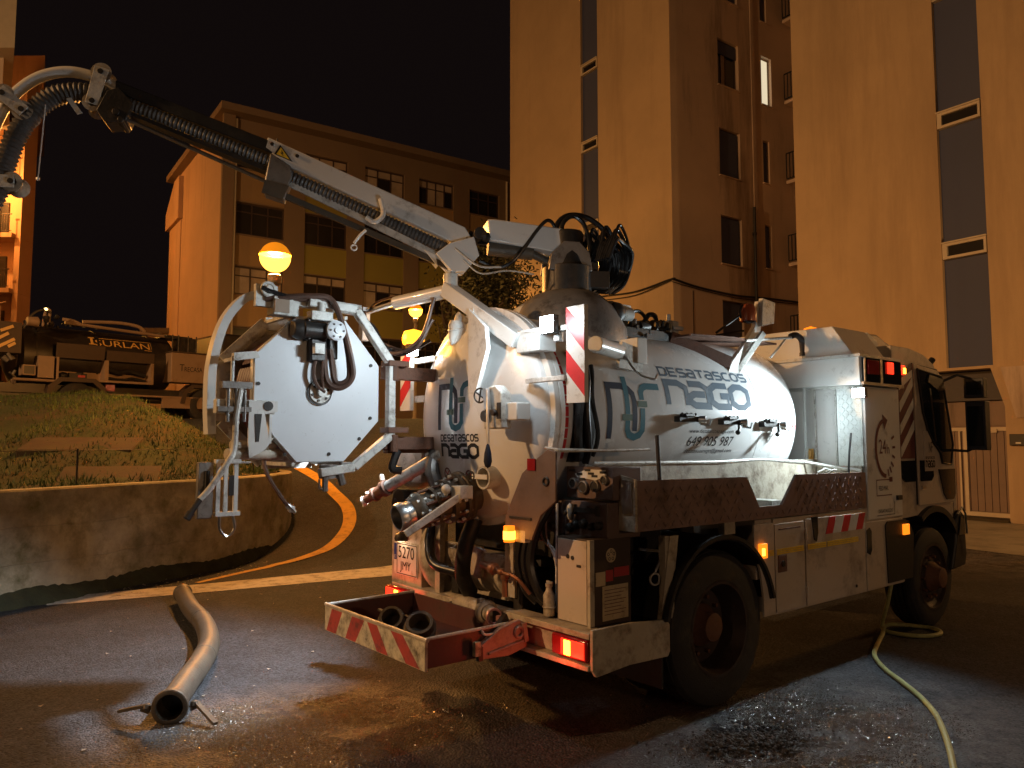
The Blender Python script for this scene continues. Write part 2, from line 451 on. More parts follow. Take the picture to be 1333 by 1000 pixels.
# painted lines lie on the road
def line_band(name, pts, widths, m, lift, kind='structure'):
    P = smoothp([(p[0], p[1], 0) for p in pts], 6); n = len(P); mb = MB(); vs = []
    for i, p in enumerate(P):
        t = (P[min(i+1,n-1)]-P[max(i-1,0)]).normalized(); nn = Vector((-t.y, t.x, 0))
        f = i/(n-1)*(len(widths)-1); k = min(int(f), len(widths)-2); w = widths[k]+(widths[k+1]-widths[k])*(f-k)
        for s in (-1, 0, 1):
            q = p+nn*w/2*s; vs.append((q.x, q.y, ground_h(q.x, q.y)+lift+ (.008 if ground_h(q.x,q.y) > .001 else 0)))
    mb.add(vs, [(3*i+s, 3*i+1+s, 3*i+4+s, 3*i+3+s) for i in range(n-1) for s in (0, 1)])
    return mb.build(name, m, kind=kind)
line_band('white_stop_line', [(-4.95,8.33),(-4.2,8.75),(-3.4,9.2),(-2.5,9.75),(-1.6,10.28),(-.6,10.9)], [.44,.52,.56,.62,.72,.72], M['lw'], .004)
line_band('yellow_edge_line', [(-7.5,6.9),(-6.2,7.45),(-5.05,8.15)], [.12,.12,.14], M['lw'], .004)
line_band('yellow_kerb_line', [(-3.80,9.42),(-3.4,10.42),(-2.98,11.2),(-2.74,11.8),(-2.68,12.7),(-2.86,13.5),(-3.25,14.15),(-3.7,14.8),(-4.5,15.6)], [.08,.12,.16,.2,.22,.22,.2,.2], M['ly'], .005)

# retaining wall (curved, concrete) and the turf bank it holds
WL = [(-7.6,3.4),(-6.55,5.4),(-5.3,7.75),(-4.86,8.68),(-4.45,9.6),(-3.98,10.5),(-3.7,11.5),(-3.62,12.5),(-3.8,13.3),(-4.25,14.1),(-5.0,15.0),(-6.2,16.0),(-8,17)]
WLs = smoothp([(a, b, 0) for a, b in WL], 5)
def xw(y):
    for a, b in zip(WLs, WLs[1:]):
        if a.y <= y <= b.y: return a.x+(b.x-a.x)*(y-a.y)/max(1e-6, b.y-a.y)
    return WLs[0].x if y < WLs[0].y else WLs[-1].x
def bank_h(x, y):
    d = max(0, xw(y)-x)
    z = 1.17 + 1.5*ss((y-8.2)/8.3)*ss(d/3.2+.12)
    z += .05*math.sin(x*1.3+y*.8)*min(1, d) + .03*math.sin(x*3.1-y*2.2)*min(1, d)
    if y > 17.2: z = z + (2.25-z)*ss((y-17.2)/1.6)
    return z
wall = thing('retaining_wall', 'low curved stained concrete retaining wall with moss holding up the grass bank', 'wall', (-4.9,8.7,0))
mb = MB(); n = len(WLs); vs = []
for i, p in enumerate(WLs):
    t = (WLs[min(i+1,n-1)]-WLs[max(i-1,0)]).normalized(); nn = Vector((-t.y, t.x, 0))
    if nn.x > 0: nn = -nn
    top = 1.2
    for off, z in ((0,-.3),(0,top-.02),(.02,top),(.2,top),(.2,-.3)):
        vs.append((p.x+nn.x*off, p.y+nn.y*off, z))
mb.add(vs, [(5*i+k, 5*(i+1)+k, 5*(i+1)+k+1, 5*i+k+1) for i in range(n-1) for k in range(4)])
mb.build('concrete_face', M['concrete'], wall)
for zj in (.42, .80):
    b = MB(); b.tube([(p.x+.004*math.sin(i*1.9), p.y, zj+.012*math.sin(i*.7)+.008*math.sin(i*2.9)) for i, p in enumerate(WLs[:50])], .007, 5); b.build('formwork_joint', M['concrete'], wall)
mb = MB(); vs = []                 # rough mossy footing strip along the foot
FL = resample(WLs[:40], .045); nf = len(FL); random.seed(21)
for i, p in enumerate(FL[:-1]):
    t = (FL[i+1]-p).normalized(); nn = Vector((t.y, -t.x, 0)); w = .13+.03*math.sin(i*.21)+.02*math.sin(i*.83)+.03*random.random()
    vs += [(p.x, p.y, .13+.02*math.sin(i*.17)+.03*random.random()), (p.x+nn.x*w*.55, p.y+nn.y*w*.55, .07+.03*random.random()), (p.x+nn.x*w, p.y+nn.y*w, -.01)]
mb.add(vs, [(3*i+k, 3*i+3+k, 3*i+4+k, 3*i+1+k) for i in range(nf-2) for k in range(2)]); random.seed(7)
mb.build('moss_strip', mat('dark_moss', (.03,.032,.014), .95, 0, .4, 5, None, bump=1, bscale=30), wall, kind='stuff')
rows = 66; cols = 40; vs = []
for i in range(rows+1):
    y = 3.4 + 16.6*i/rows
    for j in range(cols+1):
        d = .19 + 26*(j/cols)**1.8; x = xw(min(y,17))-d
        vs.append((x, y, bank_h(x, y)))
mb = MB(); mb.add(vs, [(i*(cols+1)+j, (i+1)*(cols+1)+j, (i+1)*(cols+1)+j+1, i*(cols+1)+j+1) for i in range(rows) for j in range(cols)])
mb.build('grass_bank', M['soil'], kind='structure')
# grass blades
mb = MB(); vv = []; ff = []
slabs = [(-5.15,9.9,1.15,.75,.35,'small square brown concrete slab set in the bank just above the wall'), (-6.3,11.3,1.5,.7,.2,'long brown concrete slab lying higher up in the grass bank')]
for k in range(40000):
    y = 6.2 + 11.3*random.random()**.8; x = xw(min(y,17))-.22-13*random.random()**1.5
    if any(abs(x-s[0]) < s[2]/2+.05 and abs(y-s[1]) < s[3]/2+.05 for s in slabs) and random.random() < .7: continue
    pn = math.sin(x*1.1+2)*math.sin(y*.9+x*.4)
    if pn < -.35 and random.random() < .75: continue
    z = bank_h(x, y)-.01; a = random.random()*6.28; h = .035+.085*random.random()**2; w = .006+.006*random.random()
    dx, dy = math.cos(a)*w, math.sin(a)*w; lx, ly = random.uniform(-.05,.05), random.uniform(-.05,.05)
    o = len(vv); vv += [(x-dx,y-dy,z),(x+dx,y+dy,z),(x+lx,y+ly,z+h)]; ff.append((o,o+1,o+2))
mb.add(vv, ff); mb.build('grass', M['grass'], kind='stuff', smooth=0)
for (x, y, w, d, rz, lab) in slabs:
    m4 = Matrix.Translation((x, y, bank_h(x, y)+.02)) @ Matrix.Rotation(rz, 4, 'Z') @ Matrix.Rotation(R(15), 4, 'X')
    b = MB(m4); b.box((-w/2,-d/2,-.12),(w/2,d/2,.0))
    tag(b.build('concrete_slab', M['slab'], bevel=.01), lab, 'slab', 'concrete slabs in the bank')
# wire fence on the bank
f = thing('wire_fence', 'thin wire fence with a slim rusty post along the top of the concrete wall', 'fence', (-4.9,9.05,1.2))
for (x, y) in ((-6.2,6.6),(-4.97,9.0),(-3.95,12.1)):
    b = MB(); b.cyl((x-.1,y,1.1),(x-.1,y,1.62),.012,6); b.build('post', M['iron'], f)
b = MB(); b.tube([(-6.3,6.6,1.6),(-5.07,9.0,1.6),(-4.05,12.1,1.6)], .005, 5); b.build('wire', M['iron'], f)
# loose leaves and grit by the foot of the wall
mb = MB()
for k in range(260):
    x = random.uniform(-4.6,2.4); y = random.uniform(4.3,11.5)
    if x < xw(y)+.15: continue
    if k < 120: y = random.uniform(8.6,11); x = xw(y)+.15+random.random()*.5
    s = random.uniform(.006,.018); a = random.random()*6.28
    z = ground_h(x,y)+.006
    mb.add([(x+s*math.cos(a),y+s*math.sin(a),z),(x-s*math.sin(a),y+s*math.cos(a),z+.008),(x-s*math.cos(a),y-s*math.sin(a),z),(x+s*math.sin(a),y-s*math.cos(a),z+.005)],[(0,1,2,3)])
mb.build('litter', mat('pale_litter', (.3,.27,.22), .8, 0, .5, 9, None, bump=0), kind='stuff', smooth=0)

# ================================================================== BUILDINGS
class Fac:
    """facade frame: a along the wall, b into the building, z up"""
    def __init__(s, q, A):
        s.q = Vector((q[0], q[1], 0)); s.A = Vector((A[0], A[1], 0)).normalized()
        s.B = Vector((s.A.y, -s.A.x, 0))
    def mat(s):
        return Matrix(((s.A.x, s.B.x, 0, s.q.x),(s.A.y, s.B.y, 0, s.q.y),(0,0,1,0),(0,0,0,1)))
def wall_grid(m, a0, a1, z0, z1, holes, depth=.18, b=0):
    """sheet wall at depth b with rectangular openings (a0,a1,z0,z1) that have reveals"""
    mb = MB(m)
    As = sorted(set([a0, a1]+[h[0] for h in holes]+[h[1] for h in holes])); Zs = sorted(set([z0, z1]+[h[2] for h in holes]+[h[3] for h in holes]))
    for i in range(len(As)-1):
        for j in range(len(Zs)-1):
            ca, cz = (As[i]+As[i+1])/2, (Zs[j]+Zs[j+1])/2
            if any(h[0] < ca < h[1] and h[2] < cz < h[3] for h in holes): continue
            mb.add([(As[i],b,Zs[j]),(As[i+1],b,Zs[j]),(As[i+1],b,Zs[j+1]),(As[i],b,Zs[j+1])],[(0,1,2,3)])
    for h in holes:
        p = [(h[0],h[2]),(h[1],h[2]),(h[1],h[3]),(h[0],h[3])]
        for i in range(4):
            u, v = p[i], p[(i+1) % 4]
            mb.add([(u[0],b,u[1]),(v[0],b,v[1]),(v[0],b+depth,v[1]),(u[0],b+depth,u[1])],[(0,1,2,3)])
    return mb
# ---- apartment block (two towers with a recessed court between them)
FA = Fac((10.45,16.5), (-.572,.82)); MA = FA.mat()
# Fac.B must point into the building (+x,+y)
apt = thing('apartment_block', 'tall orange-lit apartment block with slate blue window strips, a recessed court and garage doors', 'building', (10.45,16.5,0), 0)
TOPZ = 26
# right tower: stripes with windows
right_h = [(.06,1.03,3.36,TOPZ-.3)]
w = wall_grid(MA, -7, 4.8, 0, TOPZ, [(.06,1.03,3.36,TOPZ-.3),(-.2,4.4,0,3.3)], .10)
w.build('wall', M['plaster'], apt)
w = wall_grid(MA, 9.3, 18.4, 0, TOPZ, [(12.83,13.78,4.2,TOPZ-.3)], .10)
w.build('wall', M['plaster'], apt)
def blue_strip(a0, a1, z_list, zb, far):
    b = MB(MA); b.box((a0,.10,zb),(a1,.14,TOPZ-.3)); b.build('blue_strip', M['bluepanel'], apt)
    for z in z_list:
        b = MB(MA)     # projecting frame of a slit window
        for (p0,p1,q0,q1) in ((a0+.02,a1-.02,z+.24,z+.30),(a0+.02,a1-.02,z-.06,z),(a0+.02,a0+.07,z,z+.24),(a1-.12,a1-.02,z,z+.24)):
            b.box((p0,-.02,q0),(p1,.098,q1))
        fr = b.build('window', M['trim'], apt)
        b = MB(MA); b.box((a0+.07,.05,z),(a1-.12,.09,z+.24)); b.build('pane', M['window'], fr)
        b = MB(MA); b.box((a0+.01,-.05,z+.302),(a1-.01,.098,z+.335)); b.build('sill', M['trim'], fr)
blue_strip(.06, 1.03, [5.91,8.98,12.05,15.12,18.2,21.3], 3.36, False)
blue_strip(12.83, 13.78, [6.3,9.35,12.42,15.38,18.45,21.5], 4.2, True)
# flanks
b = MB(MA); b.add([(4.8,0,0),(4.8,7,0),(4.8,7,TOPZ),(4.8,0,TOPZ)],[(0,1,2,3)]); b.build('flank_wall', M['pside'], apt)
b = MB(MA); b.add([(18.4,0,0),(18.4,9,0),(18.4,9,TOPZ),(18.4,0,TOPZ)],[(0,1,2,3)]); b.build('flank_wall', M['plaster'], apt)
b = MB(MA); b.add([(-7,0,0),(-7,9,0),(-7,9,TOPZ),(-7,0,TOPZ)],[(0,1,2,3)]); b.build('flank_wall', M['plaster'], apt)
b = MB(MA); b.add([(-7,0,TOPZ),(4.8,0,TOPZ),(4.8,7,TOPZ),(9.3,7,TOPZ),(9.3,0,TOPZ),(18.4,0,TOPZ),(18.4,9,TOPZ),(-7,9,TOPZ)],[(0,1,2,3,4,5,6,7)]); b.build('roof', M['slab'], apt)
# court side wall (a = 9.3) with windows; local frame: along b
MC = Matrix(((FA.B.x, FA.A.x, 0, FA.q.x+FA.A.x*9.3),(FA.B.y, FA.A.y, 0, FA.q.y+FA.A.y*9.3),(0,0,1,0),(0,0,0,1)))
cw = []
for z0, kind in ((4.95,0),(7.75,0),(10.8,0),(13.98,1),(17.1,0),(20.1,0)):
    cw.append((2.36,3.45,z0-.03,z0+1.62 if z0 > 5 else z0+1.5,kind,'w'))
for z0, kind in ((7.85,0),(10.95,3),(13.85,2),(16.95,0),(20,0)):
    cw.append((4.72,5.3 if kind == 2 else 5.08,z0,z0+1.8 if kind == 2 else z0+1.55,kind,'n'))
w = wall_grid(MC, 0, 7, 0, TOPZ, [c[:4] for c in cw], .22); w.build('wall', M['pside'], apt)
M['litwin'] = emis('lit_interior', (1,.86,.58), .75)
for c in cw:
    a0, a1, z0, z1, kind, t = c
    b = MB(MC)
    for (p0,p1,q0,q1) in ((a0,a1,z0,z0+.06),(a0,a1,z1-.06,z1),(a0,a0+.05,z0+.06,z1-.06),(a1-.05,a1,z0+.06,z1-.06)):
        b.box((p0,.13,q0),(p1,.19,q1))
    if t == 'w' and kind == 1: b.box((a0+.5,.13,z0+.06),(a0+.56,.19,z1-.06))
    fr = b.build('window', M['frame'] if kind != 2 else M['trim'], apt)
    mm = M['litwin'] if kind == 2 else (M['bluepanel'] if kind in (0,3) else M['window'])
    b = MB(MC); b.box((a0+.05,.15 if kind in (1,2) else .08,z0+.06),(a1-.05,.17 if kind in (1,2) else .10,z1-.06)); b.build('shutter' if kind in (0,3) else 'pane', mm, fr)
    if kind == 1:
        b = MB(MC); b.box((a0+.05,.08,z1-.5),(a1-.05,.10,z1-.06)); b.build('shutter', M['bluepanel'], fr)
        b = MB(MC); b.box((a0+.3,.12,z0+.08),(a0+.48,.125,z1-.5)); b.build('curtain', M['curtain'], fr)
    b = MB(MC); b.box((a0-.04,-.06,z0-.06),(a1+.04,.0,z0-.02)); b.build('sill', M['pside'], fr)
b = MB(MC); b.cyl((4.05,-.08,0),(4.05,-.08,9.9),.05,8); b.box((4.0,-.12,8.9),(4.1,-.005,9.0)); b.build('downpipe', M['iron'], apt)
b = MB(MC); b.tube([(4.08,-.06,9.9),(4.08,-.05,26)], .02, 6); b.build('downpipe', M['pside'], apt)
b = MB(MC); b.box((0.9,-.012,0),(.93,-.002,6.6)); b.build('joint_strip', M['frame'], apt)
# court back wall with balconies
b = MB(MA); b.add([(4.8,7,0),(9.3,7,0),(9.3,7,TOPZ),(4.8,7,TOPZ)],[(0,1,2,3)]); b.build('back_wall', M['pside'], apt)
for k, z in enumerate((2.3,5.2,8.15,11.2,14.2,17.3,20.3)):
    b = MB(MA); b.box((7.4,5.9,z-.12),(9.2,6.98,z)); sl = b.build('balcony', M['pside'], apt)
    b = MB(MA)
    b.box((7.4,5.9,z+1.0),(9.2,5.94,z+1.04)); b.box((7.4,5.9,z+.06),(9.2,5.94,z+.1)); b.build('rail', M['iron'], sl)
    b = MB(MA); b.box((7.5,5.905,z+.1),(7.53,5.93,z+1.0)); bar = b.build('baluster', M['iron'], sl)
    for q in range(1, 13): inst(bar, FA.A*(.14*q))
    b = MB(MA); b.box((7.6,6.9,z+.02),(8.8,6.98,z+2.1)); dr = b.build('balcony_door', M['window'], apt)
    b = MB(MA); b.box((7.6,6.86,z+1.3),(8.8,6.89,z+2.1)); b.build('shutter', M['bluepanel'] if k != 4 else M['curtain'], dr)
# garage front under the right tower
gm = MB(MA); gm.add([(-.2,.55,0),(4.4,.55,0),(4.4,.55,3.3),(-.2,.55,3.3)],[(0,1,2,3)])
gm.add([(-.2,.1,3.3),(4.4,.1,3.3),(4.4,.55,3.3),(-.2,.55,3.3)],[(0,1,2,3)]); gm.add([(-.2,.1,0),(-.2,.55,0),(-.2,.55,3.3),(-.2,.1,3.3)],[(0,1,2,3)])
gm.add([(4.4,.1,0),(4.4,.55,0),(4.4,.55,3.3),(4.4,.1,3.3)],[(0,1,2,3)])
gm.build('garage_recess', M['pside'], apt)
gd = MB(MA); gd.box((-.2,.36,2.62),(4.4,.46,3.29)); gd.build('lintel', mat('dark_lintel', (.07,.065,.075), .7), apt)
b = MB(MA); b.box((-.2,.48,.02),(4.4,.5,2.6)); door = b.build('garage_door', M['wood'], apt)
b = MB(MA); b.box((-.19,.455,.16),(-.055,.478,1.93)); brd = b.build('board', M['wood'], door)
for q in range(1, 31):
    if q*.148 < 4.4: inst(brd, FA.A*(.148*q))
b = MB(MA); b.box((-.19,.46,2.06),(.55,.478,2.6)); bu = b.build('upper_panel', M['wood'], door)
for q in range(1, 6): inst(bu, FA.A*(.76*q))
b = MB(MA); b.box((-.2,.43,1.94),(4.4,.479,2.02)); b.box((-.2,.42,0),(4.4,.479,.14)); b.box((.86,.42,.14),(.94,.479,1.94)); b.box((1.0,.42,.14),(1.04,.479,1.94)); b.build('door_frame', M['trim'], door)
b = MB(MA); b.box((.22,.40,1.90),(.34,.42,1.98)); b.build('lock_plate', M['trim'], door)
b = MB(MA); b.box((-.2,-.25,0.002),(4.4,.41,.05)); b.build('threshold', M['slab'], apt)
# splayed concrete leg beside the garage
b = MB(MA); b.prism([(.055,3.30),(-.20,2.45),(-.20,0.0),(-.75,0.0),(-.75,3.30)], 1, -.16, -.004); b.build('splayed_pillar', M['plaster'], apt)
b = MB(MA); b.prism([(-.16,3.28),(-.42,2.2),(-.74,2.2),(-.74,3.28)], 1, -.20, -.162); b.build('pillar_recess', M['pside'], apt)
b = MB(MA); b.box((-.62,-.23,1.62),(-.28,-.162,1.86)); mbx = b.build('mailbox', M['black'], apt, bevel=.01)
b = MB(MA); b.box((-.5,-.236,1.66),(-.4,-.231,1.69)); b.build('label', M['refw'], mbx)
# cable slung across the facade
b = MB(MA); P = [(17.5,-.05,6.75),(13.8,-.05,6.62),(12.9,-.05,6.82),(11,-.05,6.72),(9.36,-.06,6.86),(9.28,.1,6.86)]; b.tube(smoothp(P,6), .03, 6)
P2 = [(13.8,-.06,6.5),(12.9,-.06,6.68),(11,-.06,6.6),(9.36,-.05,6.83)]; b.tube(smoothp(P2,6), .018, 5); b.build('wall_cable', M['iron'], apt)
b = MB(MC); P = [(-.1,-.05,6.86),(1.2,-.05,6.72),(3,-.05,6.66),(4.8,-.05,6.74),(6.9,-.05,6.8)]; b.tube(smoothp(P,6), .035, 6)
b.tube([(q[0],-.04,q[2]-.09+.03*math.sin(q[0]*2)) for q in P], .014, 5); b.build('wall_cable', M['iron'], apt)

# ---- school-like block behind
FS = Fac((-13.3,36.3), (.82,.572)); MS = FS.mat()
MS = Matrix(((FS.A.x, -FS.B.x, 0, FS.q.x),(FS.A.y, -FS.B.y, 0, FS.q.y),(0,0,1,0),(0,0,0,1)))   # b into the building
sch = thing('brown_block', 'long brown four storey block with mustard spandrels behind the street lamp', 'building', (-13.3,36.3,2.3))
bays = [(0,2.36),(3.4,5.68),(6.65,9.0),(9.9,12.14),(13.2,15.3)]
rowz = [(15.0,16.4),(11.72,13.3),(8.78,10.15),(5.7,7.2)]
holes = [(a0,a1,z0,z1) for a0, a1 in bays for z0, z1 in rowz]
allh = [(a0+18*k, a1+18*k, z0, z1) for (a0,a1,z0,z1) in holes for k in (0,)]
wall_grid(MS, -.55, 26, 2, 17.4, allh+[(a0,a1,rowz[i+1][1]+.05,rowz[i][0]-.05) for a0,a1 in bays for i in range(3)], .25).build('wall', M['schoolw'], sch)
for bi, (a0, a1) in enumerate(bays):
    for ri in range(3):
        b = MB(MS); b.box((a0,.08,rowz[ri+1][1]+.05),(a1,.16,rowz[ri][0]-.05))
        b.build('spandrel', M['spando'] if (bi == 0 or ri == 0 and bi > 2) else M['spandy'], sch)
    for ri, (z0, z1) in enumerate(rowz):
        n = 4 if bi in (3,) else 3
        b = MB(MS); fw = .07
        for (p0,p1,q0,q1) in ((a0,a1,z0,z0+fw),(a0,a1,z1-fw,z1),(a0,a0+fw,z0+fw,z1-fw),(a1-fw,a1,z0+fw,z1-fw)): b.box((p0,.14,q0),(p1,.22,q1))
        zt = z1-.45
        b.box((a0+fw,.145,zt-.03),(a1-fw,.215,zt+.03))
        for k in range(1, n):
            x = a0+(a1-a0)*k/n; b.box((x-.03,.14,z0+fw),(x+.03,.22,z1-fw))
        fr = b.build('window', M['frame'], sch)
        lit = (ri == 0 and bi in (1,2,3)) or (ri == 2 and bi in (2,))
        for k in range(n):
            x0, x1 = a0+(a1-a0)*k/n+.035, a0+(a1-a0)*(k+1)/n-.035
            pane = M['curtain'] if (lit and (k+bi) % 3 != 0) or (ri == 2 and bi == 0) else M['window']
            b = MB(MS); b.box((x0,.17,z0+fw),(x1,.19,zt-.03)); b.build('pane', pane, fr)
            b = MB(MS); b.box((x0,.17,zt+.03),(x1,.19,z1-fw)); b.build('pane', M['curtain'] if lit or ri == 2 else M['window'], fr)
b = MB(MS); b.add([(-.55,0,2),(-.55,11,2),(-.55,11,17.4),(-.55,0,17.4)],[(0,1,2,3)]); b.build('gable_wall', M['plaster2'], sch)
b = MB(MS); b.prism([(-1.0,-.8),(26.5,-.8),(26.5,12),(-1.0,12)], 2, 17.4, 17.75); b.build('roof', M['schoolw'], sch)
b = MB(MS); b.prism([(-.75,-.25),(-.2,-.25),(-.2,.0),(-.75,.0)], 2, 2, 17.4); b.build('corner_pier', M['schoolw'], sch)
b = MB(MS); b.box((-.6,9.5,2),(-.1,12.6,14.6)); b.prism([(9.3,14.6),(12.9,14.6),(12.9,15.6),(10.6,17.1),(9.3,17.1)], 0, -.8, -.1); b.build('annex', M['plaster2'], sch)
for x in (-.12, 15.75):
    b = MB(MS); b.cyl((x,-.12,2.2),(x,-.12,17.3),.07,8); b.build('downpipe', M['trim'], sch)
for k, (a, z) in enumerate(((5.1,8.0),)):
    pass

# ---- balcony block at the far left
lb = thing('balcony_block', 'narrow yellow-lit apartment block with railed balconies at the far left', 'building', (-26,41,2.3))
k41 = 41/36
b = MB(); b.prism([(-36,42.2),(-26.0,42.2),(-31.8,51.5),(-40,51.5)],2,2,21.3); b.prism([(-36,42.15),(-25.6,42.15),(-31.3,51.6),(-40,51.6)],2,21.3,23.6); b.build('wall', M['plaster2'], lb)
for i, z in enumerate((3.9,6.95,10.0,13.05,16.1,19.15)):
    b = MB(); b.box((-30,41.0,z-.25),(-26.25,42.19,z)); sl = b.build('balcony', M['plaster2'], lb)
    b = MB(); b.box((-30,41.0,z+1.0),(-26.3,41.05,z+1.06)); b.box((-30,41.0,z+.08),(-26.3,41.05,z+.12)); b.build('rail', M['iron'], sl)
    b = MB(); b.box((-28.5,41.01,z+.12),(-28.47,41.04,z+1.0)); bar = b.build('baluster', M['iron'], sl)
    for q in range(1, 17): inst(bar, (.13*q,0,0))
    b = MB(); b.box((-27.9,42.1,z),(-27.2,42.19,z+2.0)); b.build('balcony_door', M['window'], lb)
    b = MB(); b.box((-26.25,41.3,z-.25),(-25.95,42.4,z+2.79)); b.build('side_pier', M['plaster2'], lb)
b = MB(); b.tube([(-26.9,41,6),(-26.9,41,21)], .05, 6); b.build('downpipe', M['iron'], lb)
b = MB(); b.tube([(-30,40.9,8.4),(-26.3,40.9,9.2)], .04, 5); 
for i in range(6): b.box((-29.6+i*.55,40.88,6.8+.1*i),(-29.3+i*.55,40.92,8.4+.12*i))
b.build('laundry', M['curtain'], lb)

lb.location.x -= .95
# ---- pale block at the very left edge
eb = thing('edge_block', 'sliver of a pinkish building with a dark overhanging eave at the left edge', 'building', (-22,30,2.3))
b = MB(); b.prism([(-30,30.2),(-20.7,30.2),(-25.6,37.2),(-34,37.2)],2,2,17.3); b.build('wall', M['pside'], eb)
b = MB(); b.prism([(-30,29.4),(-19.75,29.4),(-25.2,37.4),(-34,37.4)],2,17.3,20.3); b.build('eave', M['trim'], eb)

# ---- distant low house right of the dark truck
dh = thing('distant_house', 'small dim pale house in the dark beyond the tank truck', 'building', (-16,45,2.3))
b = MB(); b.box((-22,46,2),(-17.6,50,8.2)); b.build('wall', M['pside'], dh); b = MB(); b.box((-22.3,45.6,8.2),(-17.3,50.4,8.5)); b.build('roof', M['frame'], dh)

# ================================================================== TREE behind the tank
def tree(loc, h, cw, label, seed, dens=5200, group=None):
    random.seed(seed)
    t = thing('tree', label, 'tree', loc, 0, group); x, y, z = loc
    b = MB(); b.tube([(x,y,z-.3),(x+.1,y,z+h*.3),(x,y+.1,z+h*.6),(x+.05,y,z+h*.9)], [.2,.16,.1,.03], 8)
    for k in range(11):
        a = k*2.4; hh = h*(.35+.05*k); b.tube([(x,y,z+hh),(x+math.cos(a)*cw*.3,y+math.sin(a)*cw*.3,z+hh+.3),(x+math.cos(a)*cw*.55,y+math.sin(a)*cw*.55,z+hh+.8)],[.06,.04,.015],6)
    b.build('trunk', M['bark'], t)
    b = MB(); vv = []; ff = []
    cl = [(random.gauss(0,cw*.3), random.gauss(0,cw*.3), z+h*(.38+.6*random.random()), random.uniform(.35,.75)) for _ in range(34)]
    for k in range(dens):
        c = random.choice(cl); p = Vector((x+c[0], y+c[1], c[2])) + Vector((random.gauss(0,1),random.gauss(0,1),random.gauss(0,.8)))*c[3]*.5
        s = random.uniform(.035,.075); u = Vector((random.gauss(0,1),random.gauss(0,1),random.gauss(0,1))).normalized(); w_ = u.orthogonal().normalized()
        o = len(vv); vv += [p-u*s, p+w_*s*.5, p+u*s, p-w_*s*.5]; ff.append((o,o+1,o+2,o+3))
    b.add(vv, ff); b.build('crown', M['leaf'], t, smooth=0)
    random.seed(7)
    return t
tree((-.5,17.5,1.9), 4.4, 1.15, 'dark leafy tree behind the white tank beneath the boom', 3, 7500)
tree((-2.15,24.5,2.3), 4.4, .45, 'slim young tree in front of the mustard panels', 5, 260)

# ================================================================== STREET LAMPS
def lamp_glass():
    m = bpy.data.materials.new('lamp_globe_glass'); m.use_nodes = True
    nt = m.node_tree; N = nt.nodes; L = nt.links; N.remove(N['Principled BSDF'])
    tr = N.new('ShaderNodeBsdfTransparent'); tr.inputs[0].default_value = (1,.8,.5,1)
    em = N.new('ShaderNodeEmission'); em.inputs[0].default_value = (1,.50,.07,1); em.inputs[1].default_value = 7.0
    mx = N.new('ShaderNodeMixShader'); mx.inputs[0].default_value = .35
    L.new(tr.outputs[0], mx.inputs[1]); L.new(em.outputs[0], mx.inputs[2]); L.new(mx.outputs[0], N['Material Output'].inputs[0])
    return m
LG = lamp_glass(); CAPM = emis('lamp_cap_glow', (1,.30,.01), .75)
POLE = mat('lamp_pole_paint', (.30,.24,.16), .5)
def street_lamp(x, y, z0, zc, label, power, color=SODIUM, r=.26, soft=.16):
    t = thing('street_lamp', label, 'street lamp', (x, y, z0), 0, 'globe street lamps')
    b = MB(); b.lathe((x,y,z0-.2),(0,0,1),[(0,.11),(.5,.11),(.55,.075),(zc-z0-.35,.065),(zc-z0-.3,.065),(zc-z0-.25,.11),(zc-z0-.12,.12),(zc-z0-.10,.09)],14); b.build('pole', POLE, t)
    b = MB(); b.lathe((x,y,zc),(0,0,1),[(-r*math.cos(a*math.pi/20), r*math.sin(a*math.pi/20)) for a in range(1, 12)],24); b.build('globe', LG, t)
    b = MB(); b.lathe((x,y,zc),(0,0,1),[(.035,r*1.03),(.06,r*1.04),(.09,r*.97)]+[(r*math.sin(a*math.pi/16), r*math.cos(a*math.pi/16)) for a in range(2, 9)],24); b.build('cap', CAPM, t)
    l = lamp('bulb', 'POINT', (x,y,zc-.06), power, color, soft, parent=t)
    return t
street_lamp(-4.07, 13.0, 1.25, 4.86, 'bright orange globe street lamp on the bank directly behind the hose reel', 2600)
street_lamp(-3.8, 30, 2.3, 6.85, 'distant pale globe street lamp seen just above the amber beacon', 1300, (1,.62,.25), .27)
street_lamp(-20.5, 26, 2.3, 7.5, 'globe street lamp outside the left edge beside the balcony block', 2900, (1,.50,.11))
street_lamp(-29.2, 38.9, 2.3, 16, 'globe street lamp far outside the left edge lighting the balconies', 5200)
street_lamp(-22, -2, 2.3, 12, 'tall globe street lamp outside the frame on the left facing the towers', 23000, (1,.66,.42))
street_lamp(9.5, -7, 0, 3.4, 'unseen fill lamp added behind the camera on the right, built as a globe lamp', 950, (1,.74,.62))  # unseen fill, added to brighten the truck's right side
street_lamp(-9, -8, 0, 7.0, 'unseen fill lamp added behind the camera on the left, built as a globe lamp', 380, (1,.70,.54))  # unseen fill, added to lift the truck's tail and the wall
street_lamp(13.5, 10.7, 0, 5.5, 'globe street lamp outside the frame on the right by the garages', 900, (1,.66,.36))
# lamplit ground before the garages, its brightness put into a paler colour
b = MB(); A_ = FA.A; Bv = FA.B; q0 = Vector((10.45,16.5,0))
def ap(a, c): 
    p = q0+A_*a+Bv*c; return (p.x, p.y, ground_h(p.x,p.y)+.005)
b.add([ap(-9,-.26),ap(4.6,-.26),ap(3.6,-2.6),ap(2.2,-4.0),ap(-1.5,-5.0),ap(-9,-6)],[(0,1,2,3,4,5)])
b.build('lit_ground', mat('pale_lit_ground', (.26,.23,.18), .6, 0, .2, 1.2, (.10,.09,.07), .5, 1.5, .4, 40), kind='structure')

